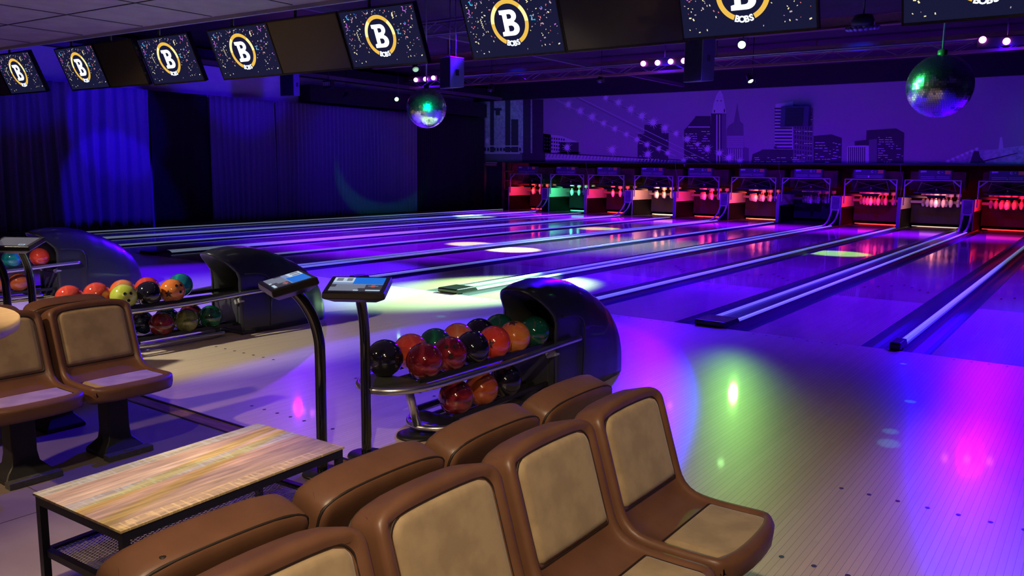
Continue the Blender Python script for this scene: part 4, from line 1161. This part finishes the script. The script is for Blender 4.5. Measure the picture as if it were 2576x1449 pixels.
for x, y, r in ((1430, 263, 15), (1460, 279, 15), (1490, 294, 16), (1519, 310, 12), (1547, 324, 12), (1576, 338, 11), (1603, 351, 12), (1628, 364, 12), (1657, 374, 10), (1524, 246, 12), (1556, 258, 14), (1587, 275, 15), (1615, 292, 15), (1643, 308, 16), (1673, 322, 14), (1701, 336, 11), (1729, 350, 14), (1755, 363, 9), (1780, 375, 13), (1810, 385, 12), (1834, 397, 14), (1861, 406, 11), (1427, 371, 16), (1540, 377, 17), (1630, 388, 15), (1226, 354, 13), (1720, 405, 12), (1680, 385, 11), (2020, 388, 2)): star(x, y, r)
# hills / stone forms on the right
mpoly([(2372, 410), (2410, 392), (2440, 378), (2490, 377), (2530, 372), (2576, 366), (2640, 360), (2640, 413)], 5, 2)
mpoly([(2512, 374), (2516, 345), (2521, 345), (2524, 374)], 4, 3)
mpoly([(2440, 410), (2450, 380), (2462, 380), (2466, 395), (2480, 410)], 1, 3)
mpoly([(2452, 409), (2560, 384), (2560, 386), (2460, 411)], 1, 4)
for i in range(7): star(2385 + i * 12, 405 - i * 5, 5)
mu = obj('wall_mural', bm, [MUS, MUD, MUM, MUL, MUK, MUT])
tag(mu, 'long night skyline and suspension bridge picture above the pinsetters', 'wall picture')
# wall speaker / grille box mounted on the mural
p0, p1 = at(1965, 268, 'y', MY - .2), at(2033, 318, 'y', MY - .2)
t = thing('wall_speaker', 'square black grille box mounted on the skyline picture', 'speaker', ((p0.x + p1.x) / 2, MY - .02, (p0.z + p1.z) / 2))
w, h = (p1.x - p0.x) / 2, (p0.z - p1.z) / 2
bm = bmesh.new(); add_box(bm, -w, w, -.18, 0, -h, h); obj('cabinet', bm, mat('cabinet_blue', (.05, .06, .12), .5), t, bevel=.01)
bm = bmesh.new(); add_box(bm, -w * .66, w * .62, -.195, -.18, -h * .95, h * .84)
for i in range(7): add_box(bm, -w * .6, w * .56, -.2, -.195, -h * .85 + i * h * .24, -h * .85 + i * h * .24 + .012)
obj('grille', bm, BLK, t)
tag(box('lamp_socket', -6.62 - .03, -6.62 + .03, MY - .05, MY, 2.17, 2.23, BLK), 'tiny black knob on the skyline picture below the grille box', 'knob')
q = at(1951, 371, 'y', MY)
bpy.data.objects['lamp_socket'].location = (q.x + 6.62, 0, q.z - 2.2)
# black fascias above and below the picture
struct(box('trim_7', XL, XR, 17.95, 18.2, 4.165, 4.75, mat('soffit_black', (.012, .011, .015), .85)))
struct(box('trim_8', -17.4, 3.9, 18.02, 18.12, 1.79, 1.83, mat('fascia_dark', (.03, .022, .03), .6)))
# dim machine room behind: shelf beam with small warm things
struct(box('trim_9', -16, 4, 19.6, 19.7, 1.5, 1.7, mat('room_brown', (.09, .05, .03), .8)))

# ================================================================== ceiling rig
RIGM = noisy('red_oxide_steel', (.16, .05, .055), (.22, .08, .08), 3, 4, rough=.55)
TRM = mat('truss_grey', (.28, .26, .28), .4, metal=.6)
def truss(y, z0, z1, xa, xb, label, d=.24, bay=.45, lower=RIGM, wide=.06):
    t = thing('lighting_truss', label, 'truss', (0, y, 0), 0, 'trusses and beams under the black ceiling')
    bm = bmesh.new()
    for dy in (0, d): add_tube(bm, [(xa, dy, z1), (xb, dy, z1)], .02, 8)
    obj('top_chord', bm, TRM, t)
    bm = bmesh.new(); add_box(bm, xa, xb, 0, wide, z0 - .03, z0 + .02); add_tube(bm, [(xa, d, z0), (xb, d, z0)], .02, 8); obj('bottom_chord', bm, lower, t, label='reddish flat lower chord')
    bm = bmesh.new(); n = int((xb - xa) / bay)
    for i in range(n):
        x = xa + i * bay
        for dy in (0.03, d): add_bar(bm, (x, dy, z0 if i % 2 else z1), (x + bay, dy, z1 if i % 2 else z0), .012, .012, up=(0, 1, 0))
    obj('lattice', bm, TRM, t)
    for x in (xa + .5, (xa + xb) / 2, xb - .5):
        bm = bmesh.new(); add_tube(bm, [(x, .1, z1), (x, .1, 4.75)], .012, 6); obj('hanger', bm, BLK, t)
    return t
truss(10.0, 3.84, 4.055, -13.5, 5.0, 'long lattice truss carrying the small spotlights, in front of the skyline picture')
truss(4.6, 4.15, 4.38, -9.5, 5.0, 'nearer lattice truss seen in the gaps between the monitors', lower=TRM)
for y, z0, z1, lb in ((7.6, 4.06, 4.24, 'red brown steel beam running above the long truss'), (13.2, 4.42, 4.6, 'far dark red steel beam just under the black ceiling'), (2.0, 4.35, 4.5, 'dark steel beam behind the row of monitors')):
    bm = bmesh.new(); add_box(bm, -12.5 if y < 10 else -16.9, 6.5, y, y + .02, z0, z1); add_box(bm, -12.5 if y < 10 else -16.9, 6.5, y - .05, y + .09, z0, z0 + .018); add_box(bm, -12.5 if y < 10 else -16.9, 6.5, y - .05, y + .09, z1, z1 + .018)
    for x in (-10, -3, 3): add_box(bm, x, x + .03, y, y + .04, z1, 4.76)
    tag(obj('steel_beam', bm, RIGM), lb, 'beam', 'trusses and beams under the black ceiling')
for x, z, lb in ((-8.6, 4.30, 'steel joist running towards the picture, left of the big lit monitor'), (-16.1, 4.16, 'dark steel pipe rack along the curtained wall')):
    bm = bmesh.new(); add_box(bm, x - .05, x + .05, -1.2, 17.9, z, z + .1)
    for y in (1, 8, 15): add_box(bm, x - .01, x + .01, y, y + .02, z + .1, 4.76 if x < -16 else 4.76)
    tag(obj('steel_joist', bm, mat('joist_paint', (.10, .08, .11), .6)), lb, 'joist')

EM_MAG = mat('led_magenta', (.1, .02, .1), .3, emit=(.85, .12, 1), es=12)
EM_GRN = mat('led_green', (.05, .1, .05), .3, emit=(.40, 1, .28), es=18)
EM_GRD = mat('led_green_dim', (.05, .1, .05), .3, emit=(.45, .8, .5), es=.9)
def led_bar(px, label, y=9.9, z=3.36, r=.062, tgt=(0, 0, 0), dead=()):
    P = [at(a, b_, 'y', y) for a, b_ in px]; c = sum(P, Vector()) / len(P)
    t = thing('led_bar', label, 'stage light', c, 0, 'blue led lamp bars')
    hw = max(abs(p.x - c.x) for p in P) + .1
    bm = bmesh.new(); add_box(bm, -hw, hw, .03, .09, -.075, .09); obj('housing', bm, BLK, t, bevel=.008)
    for p in P:
        bm = bmesh.new(); add_sphere(bm, r, (p.x - c.x, -.0, p.z - c.z), 16, 10); obj('lamp', bm, EM_MAG, t, label='glowing magenta white lamp')
    bm = bmesh.new(); add_tube(bm, [(0, .06, .06), (0, .06, 4.75 - c.z)], .016, 8); obj('yoke', bm, BLK, t)
    return c
b1 = led_bar([(1618, 160), (1654, 158), (1687, 155), (1720, 153)], 'row of four glowing blue violet lamps under the widest dark monitor')
b2 = led_bar([(2472, 100), (2532, 104), (2594, 106)], 'glowing blue violet lamps at the upper right, beside the larger mirror ball')
b3 = led_bar([(1046, 201), (1070, 199), (1090, 196)], 'three glowing blue violet lamps just above the smaller mirror ball', y=9.9)
def par(px, y, label, to, em=EM_GRN, r=.055, body=True):
    p = at(px[0], px[1], 'y', y)
    t = thing('spotlight', label, 'stage light', p, 0, 'small spotlights under the ceiling')
    d = (Vector(to) - p).normalized(); q = d.to_track_quat('Z', 'Y').to_matrix()
    bm = bmesh.new(); add_lathe(bm, [(0, -.20), (.05, -.20), (.06, -.14), (.072, -.02), (.072, 0), (.064, 0), (.06, -.02), (0, -.02)], 20, ax=q); obj('can', bm, BLK, t)
    bm = bmesh.new(); add_lathe(bm, [(0, .012), (r * .7, .006), (r, -.01), (r, -.018), (0, -.018)], 20, ax=q); obj('lens', bm, em if em else mat('dark_lens', (.03, .03, .05), .1), t)
    bm = bmesh.new(); add_tube(bm, [p * 0 + Vector((-.08, .06, -.02)), Vector((-.08, .06, .12)), Vector((.08, .06, .12)), Vector((.08, .06, -.02))], .007, 6)
    add_tube(bm, [(0, .06, .12), (0, .06, 4.75 - p.z)], .011, 6); obj('yoke', bm, BLK, t)
    return p
b4 = led_bar([(716, 126), (740, 124), (764, 122)], 'three blue violet lamps hidden behind the dark monitor over the curtains', y=4.4)
g1 = par((1866, 113), 6.0, 'bright green spotlight below the monitor cut by the top edge', (1.6, -3.2, 0), r=.062)
g2 = par((1889, 205), 10.0, 'green spotlight hanging from the truss just above the skyline picture', (-1.05, 8.9, 0))
g3 = par((998, 250), 10.0, 'green spotlight left of the smaller mirror ball', (-6.2, 5.1, 0))
g4 = par((1046, 176), 7.0, 'pale green round lamp under the monitor above the smaller mirror ball', (-7.5, 5.0, 0), em=EM_GRD, r=.075)
for px, y, lb in (((1233, 228), 10, 'unlit black spotlight hanging left of the skyline picture top'), ((1509, 205), 10, 'unlit black spotlight over the bridge cables of the picture'), ((868, 246), 10, 'unlit round black lamp at the far left of the truss'), ((1130, 182), 8, 'unlit small lamp behind the hanging loudspeaker')):
    par(px, y, lb, at(px[0], px[1], 'y', y) + Vector((.2, -.6, -1)), em=None)
# loudspeakers
def speaker(c, s, rz, label, tilt=.0):
    t = thing('hanging_loudspeaker', label, 'loudspeaker', c, rz, 'loudspeakers hung from the ceiling')
    w, d, h = s
    bm = bmesh.new(); 
    P = [(-w / 2, -d / 2), (w / 2, -d / 2), (w / 2 * .7, d / 2), (-w / 2 * .7, d / 2)]
    A = [bm.verts.new((x, y, -h / 2 + (.04 if y > 0 else 0))) for x, y in P]; B = [bm.verts.new((x, y, h / 2)) for x, y in P]
    bm.faces.new(A); bm.faces.new(B)
    for i in range(4): bm.faces.new((A[i], A[(i + 1) % 4], B[(i + 1) % 4], B[i]))
    obj('cabinet', bm, noisy('speaker_paint', (.10, .10, .12), (.12, .12, .14), 200, 2, rough=.6), t, bevel=.006)
    bm = bmesh.new(); add_box(bm, -w / 2 + .02, w / 2 - .02, -d / 2 - .012, -d / 2, -h / 2 + .02, h / 2 - .02); obj('grille', bm, BLK, t)
    bm = bmesh.new(); add_box(bm, w * .42, w * .46, -.04, .03, -.05, .06, M=Matrix.Rotation(-.0, 4, 'Z')); obj('handle', bm, BLK, t)
    bm = bmesh.new(); add_tube(bm, [(-w * .3, 0, h / 2), (-w * .25, 0, 4.75 - c[2])], .008, 6); add_tube(bm, [(w * .3, 0, h / 2), (w * .25, 0, 4.75 - c[2])], .008, 6); obj('chain', bm, TRM, t)
    return t
c = at(1139, 185, 'y', 4.0); sp1 = c.copy(); speaker(c, (.34, .34, .56), 2.25 - PI / 2 - .95, 'black loudspeaker with a blue lit side, hung right of the smaller mirror ball')
c = at(732, 214, 'y', 7.0); speaker(c, (.42, .4, .62), .35, 'loudspeaker high on the curtained wall under the second dark monitor')
c = at(1763, 150, 'y', 7.0); speaker(c, (.44, .42, .84), -.3, 'dark loudspeaker hanging right of the four blue violet lamps')
# derby effect light
p = at(2171, 62, 'y', 6.0)
t = thing('effect_light', 'unlit effect light with a fan of glass lenses, in the gap between the right monitors', 'stage light', p)
bm = bmesh.new(); add_lathe(bm, [(0, .14), (.13, .14), (.17, .06), (.17, -.02), (.12, -.05), (0, -.05)], 20); obj('body', bm, BLK, t)
for k in range(9):
    a = PI + PI * (k + .5) / 9
    bm = bmesh.new(); q = Vector((math.cos(a), math.sin(a) * .5 - .1, -.5)).to_track_quat('Z', 'Y').to_matrix()
    add_lathe(bm, [(0, .03), (.03, .022), (.04, 0), (.03, -.02), (0, -.02)], 14, (.23 * math.cos(a), .12 * math.sin(a), -.05 - .03 * abs(math.sin(a))), ax=q); obj('lens', bm, mat('glass_lens', (.25, .25, .35), .05, metal=.6), t)
bm = bmesh.new(); add_tube(bm, [(0, 0, .14), (0, 0, 4.75 - p.z)], .014, 6); obj('mount', bm, BLK, t)
# small led panel fixture at the left
p = at(822, 214, 'y', 9.0)
t = thing('flood_lamp', 'small unlit lamp with four pale cells, high beside the curtained wall', 'stage light', p)
box('housing', -.17, .17, .0, .14, -.1, .14, BLK, t)
for i in range(4): box('cell', -.15 + i * .08, -.10 + i * .08, -.012, 0, -.02, .09, mat('cell_pale', (.5, .5, .6), .3), t)
bm = bmesh.new(); add_tube(bm, [(0, .07, .14), (0, .07, 4.75 - p.z)], .012, 6); obj('mount', bm, BLK, t)

# ================================================================== mirror balls
def mirror_ball(c, r, label, lean=0, nlat=44):
    t = thing('mirror_ball', label, 'mirror ball', c, 0, 'mirror balls')
    bm = bmesh.new(); 
    core = bmesh.new() if False else None
    rr = random.Random(int(r * 1000))
    for i in range(nlat):
        a0, a1 = PI * i / nlat, PI * (i + 1) / nlat; am = (a0 + a1) / 2
        n = max(4, int(2 * nlat * math.sin(am)))
        for k in range(n):
            b0, b1 = 2 * PI * (k + .04) / n, 2 * PI * (k + .96) / n
            jx, jy = rr.gauss(0, .03), rr.gauss(0, .03); bm_ = (b0 + b1) / 2
            ctr = Vector((math.sin(am) * math.cos(bm_), math.sin(am) * math.sin(bm_), math.cos(am)))
            e1 = Vector((-math.sin(bm_), math.cos(bm_), 0)); e2 = ctr.cross(e1)
            h = r * (a1 - a0) / 2 * .94; w = r * math.sin(am) * (b1 - b0) / 2
            nrm = (ctr + e1 * jx + e2 * jy).normalized(); u = nrm.cross(e2).normalized(); v = nrm.cross(u)
            vs = [bm.verts.new(ctr * r + u * i_ * w + v * j_ * h) for i_, j_ in ((-1, -1), (1, -1), (1, 1), (-1, 1))]
            bm.faces.new(vs)
    o = obj('mirror_tiles', bm, mat('mirror_tile', (.82, .84, .86), .22, metal=1), t)
    bm = bmesh.new(); add_sphere(bm, r * .992, seg=32, rng=20); obj('core', bm, mat('ball_core', (.05, .05, .06), .4), t)
    bm = bmesh.new(); add_lathe(bm, [(.035, r - .008), (.035, r + .03), (.012, r + .04), (0, r + .04)], 16); add_tube(bm, [(0, 0, r + .03), (0, 0, 4.75 - c[2])], .009, 6); obj('suspension', bm, TRM, t)
    o.rotation_euler = (lean, 0, 0)
mb1 = Vector(at(1073, 272, 'y', .3)); k1 = (mb1 - CP).dot(_f); mirror_ball(mb1, 50.5 / FP * k1 * .985, 'smaller mirror ball with a bright vertical green streak, near the middle of the view')
mb2 = Vector(at(2364, 217, 'y', -.6)); k2 = (mb2 - CP).dot(_f); mirror_ball(mb2, 80 / FP * k2 * .97, 'larger mirror ball at the upper right, green on its left side')

# ================================================================== light
VIO = (.055, .0, 1.0); BLU = (.015, .0, 1.0); MAG = (.20, .0, 1.0)
def spot(loc, to, p, col, ang, bl=.4, sz=.05): return light('SPOT', loc, to, p, col, sz, ang, bl)
# blue washes over lanes and approach: led bars plus added unseen lamps
spot((-2.6, 4.4, 3.95), (-.75, -2.9, 0), 8500, (.03, 0, 1), 23, .15, .10)
spot(b2 + Vector((.2, -.2, -.1)), (2.9, 1.2, 0), 8000, (.02, 0, 1), 19, .7, .06)
spot(b2 + Vector((.2, -.2, -.1)), (3.7, -1.0, 0), 15000, (.008, 0, 1), 15.5, .3, .06)
spot(b2 + Vector((0, -.2, -.1)), (2.85, -4.2, 0), 1500, MAG, 7, .8, .12)
spot(b1 + Vector((0, -.2, -.1)), (.6, -2.5, 0), 500, MAG, 12, .8, .12)
spot(b4 + Vector((0, -.15, -.12)), (-1.5, -4.0, 0), 350, MAG, 9, .6, .08)
spot((-2.5, 4.6, 4.1), (-2.4, 6.0, 0), 4200, VIO, 112, .6, .15)
spot((3.8, 4.6, 4.1), (2.6, 4.2, 0), 5600, VIO, 108, .6, .15)
spot((-2.5, 10.4, 4.1), (-3.4, 12.0, 0), 2000, VIO, 120, .6, .15)
spot((-8.5, 4.4, 4.1), (-8.4, 5.6, 0), 7500, (.10, 0, 1), 108, .5, .15)
spot((-9.5, 10.4, 4.1), (-9.6, 11.5, 0), 2600, VIO, 118, .6, .15)
spot((-14.2, 3.0, 4.2), (-12.6, 4.5, 0), 2200, BLU, 78, .5, .2)
for b_ in (b1, b2, b3): light('POINT', b_ + Vector((0, -.1, -.14)), b_, 26, (.03, 0, 1), .12)
spot((-4.2, .6, 4.2), sp1, 420, (.03, 0, 1), 14, .5, .05)  # added unseen lamp for the loudspeaker's blue side
spot((-6.6, 4.4, 4.05), (-6.3, -.7, 0), 11000, (.05, 0, 1), 46, .5, .1)
spot((-2.2, 4.4, 4.05), (-2.0, 1.6, 0), 2200, (.03, 0, 1), 60, .8, .1)
# violet bands in front of the pin decks
vb = light('AREA', (-7.0, 15.3, 4.1), (-7.0, 15.4, 0), 2400, (.13, 0, 1.0), 16, sy=.5); vb.data.spread = math.radians(52)
# wash on the skyline picture
for x in (-12, -7, -2, 2.5): spot((x, 12.6, 4.35), (x, 18.2, 2.7), 115, (.0, .022, 1.0), 85, .8, .2)
spot((4.2, 14.0, 4.2), (2.4, 18.2, 2.6), 50, (.0, .8, .7), 45, .8, .1)
spot((-15.0, 14.5, 4.2), (-16.2, 18.2, 3.0), 22, (.1, .9, .7), 50, .8, .1)
# blue washes on the curtains and the wall above them
spot((-13.4, 2.0, 4.25), (-16.9, 3.1, .75), 900, (.02, .0, 1.0), 36, .35, .06)
spot((-13.4, 2.4, 4.25), (-16.9, 3.1, 2.7), 700, (.02, .0, 1.0), 38, .35, .06)
spot((-12.8, 6.6, 3.4), (-17.4, 6.9, 4.1), 400, (.03, .0, 1.0), 50, .5, .1)
spot((-12.8, 1.6, 3.6), (-17.4, .8, 3.95), 260, (.015, .0, 1.0), 50, .5, .1)
spot((-12.8, 8.4, 4.2), (-16.9, 11.2, 1.3), 260, (.02, .0, 1.0), 60, .7, .08)
spot((-12.8, 4.6, 4.2), (-16.9, 7.0, 1.0), 140, (.02, .0, 1.0), 40, .7, .08)
# green beams
spot(g2 + Vector((0, -.1, -.05)), (1.6, -3.9, 0), 480, (.34, 1, .16), 7.5, 1.0, .08)
spot(g1 + Vector((0, -.05, -.06)), (-3.3, .85, 0), 24000, (.45, 1, .40), 22, .75, .05)
spot((-1.0, 9.6, 4.3), (-1.05, 8.85, 0), 7500, (.25, 1, .16), 17, .5, .04)
spot((-6.1, 5.6, 4.4), (-6.18, 5.12, 0), 17000, (.80, 1, .32), 15, .5, .04)
spot((-7.4, 6.0, 4.4), (-7.57, 5.5, 0), 10000, (.80, 1, .34), 14, .6, .04)
spot((-7.8, 12.2, 4.35), (-7.9, 11.4, 0), 8000, (.55, 1, .3), 17, .6, .04)
spot((-13.2, 13.8, 4.3), (-13.6, 13.2, 0), 8000, (.45, 1, .7), 20, .7, .04)
spot((-5.0, 8.4, 4.4), (-5.2, 7.6, 0), 2600, (.45, 1, .35), 62, 1.0, .06)
# beam past the smaller mirror ball that prints its shadow on the curtain
d = (Vector((-16.9, 12.3, 1.98)) - mb1).normalized(); sp = mb1 - d * 3.3
spot(sp, mb1 + d * 2 + Vector((0, 0, -.16)), 1100, (.0, 1, .35), 9.6, .25, .02)
# beam on the larger mirror ball
spot((-1.5, -2.6, 3.4), mb2, 1500, (.05, 1, .2), 9, .4, .1)
spot((-2.6, -1.7, 2.42), mb2, 700, (.08, 1, .25), 14, .5, .16)  # added unseen lamp, set low to turn the ball's left side green
# cyan flecks the mirror balls throw on the boards
for (px, py, a, pw) in ((1110, 796, 2.2, 100), (1128, 788, 1.5, 50), (1062, 702, 1.2, 40), (1115, 698, 1.2, 40), (2235, 1115, 3.0, 60), (2240, 1085, 2.4, 50), (2290, 1010, 2.2, 45), (2272, 915, 1.8, 40), (1000, 668, 1.0, 40), (1040, 668, 1.0, 36), (990, 625, .9, 32), (1020, 617, .9, 32)):
    q = at(px, py, 'z', 0); src = mb1 if px < 1500 else mb2
    dd = (q - src).normalized(); spot(src + dd * .3, q, pw, (.05, .75, 1), a, .6, .004)
# warm room light over the seats
WARM = (1.0, .66, .38)
spot((-4.4, -6.4, 3.04), (-4.5, -4.2, 0), 640, (1.0, .93, .74), 72, .35, .06)
spot((-1.5, -8.4, 3.04), (-1.1, -6.5, 0), 300, WARM, 64, .6, .06)
spot((2.6, -7.6, 3.04), (1.65, -5.3, 0), 250, (1.0, .78, .52), 58, .5, .06)
spot((4.3, -8.6, 3.04), (2.1, -5.9, .4), 150, (1.0, .72, .44), 56, .8, .06)
spot((.3, -6.4, 3.04), (.2, -6.15, 0), 290, (1.0, .76, .40), 34, .9, .05)
spot((-10.5, -7.2, 3.04), (-10.5, -6.6, 0), 430, (1, .72, .4), 100, .5, .1)  # added unseen lamp; the floor it lights reflects in the dark monitors
spot((.9, -7.4, 3.04), (-1.45, -5.7, .6), 110, (1.0, .76, .5), 44, .7, .06)  # added unseen lamp to warm the suede of the left seats
light('POINT', (-3.5, -8.6, 2.6), (0, 0, 0), 5, (1, .75, .55), .2)  # added unseen fill that brightens the low ceiling
w = bpy.data.worlds.new('world'); SC.world = w; w.use_nodes = True
w.node_tree.nodes['Background'].inputs[0].default_value = (.10, .04, .5, 1); w.node_tree.nodes['Background'].inputs[1].default_value = .008
SC.view_settings.view_transform = 'Standard'; SC.view_settings.look = 'None'; SC.view_settings.gamma = 1
SC.view_settings.use_curve_mapping = False; SC.view_settings.exposure = 0.0
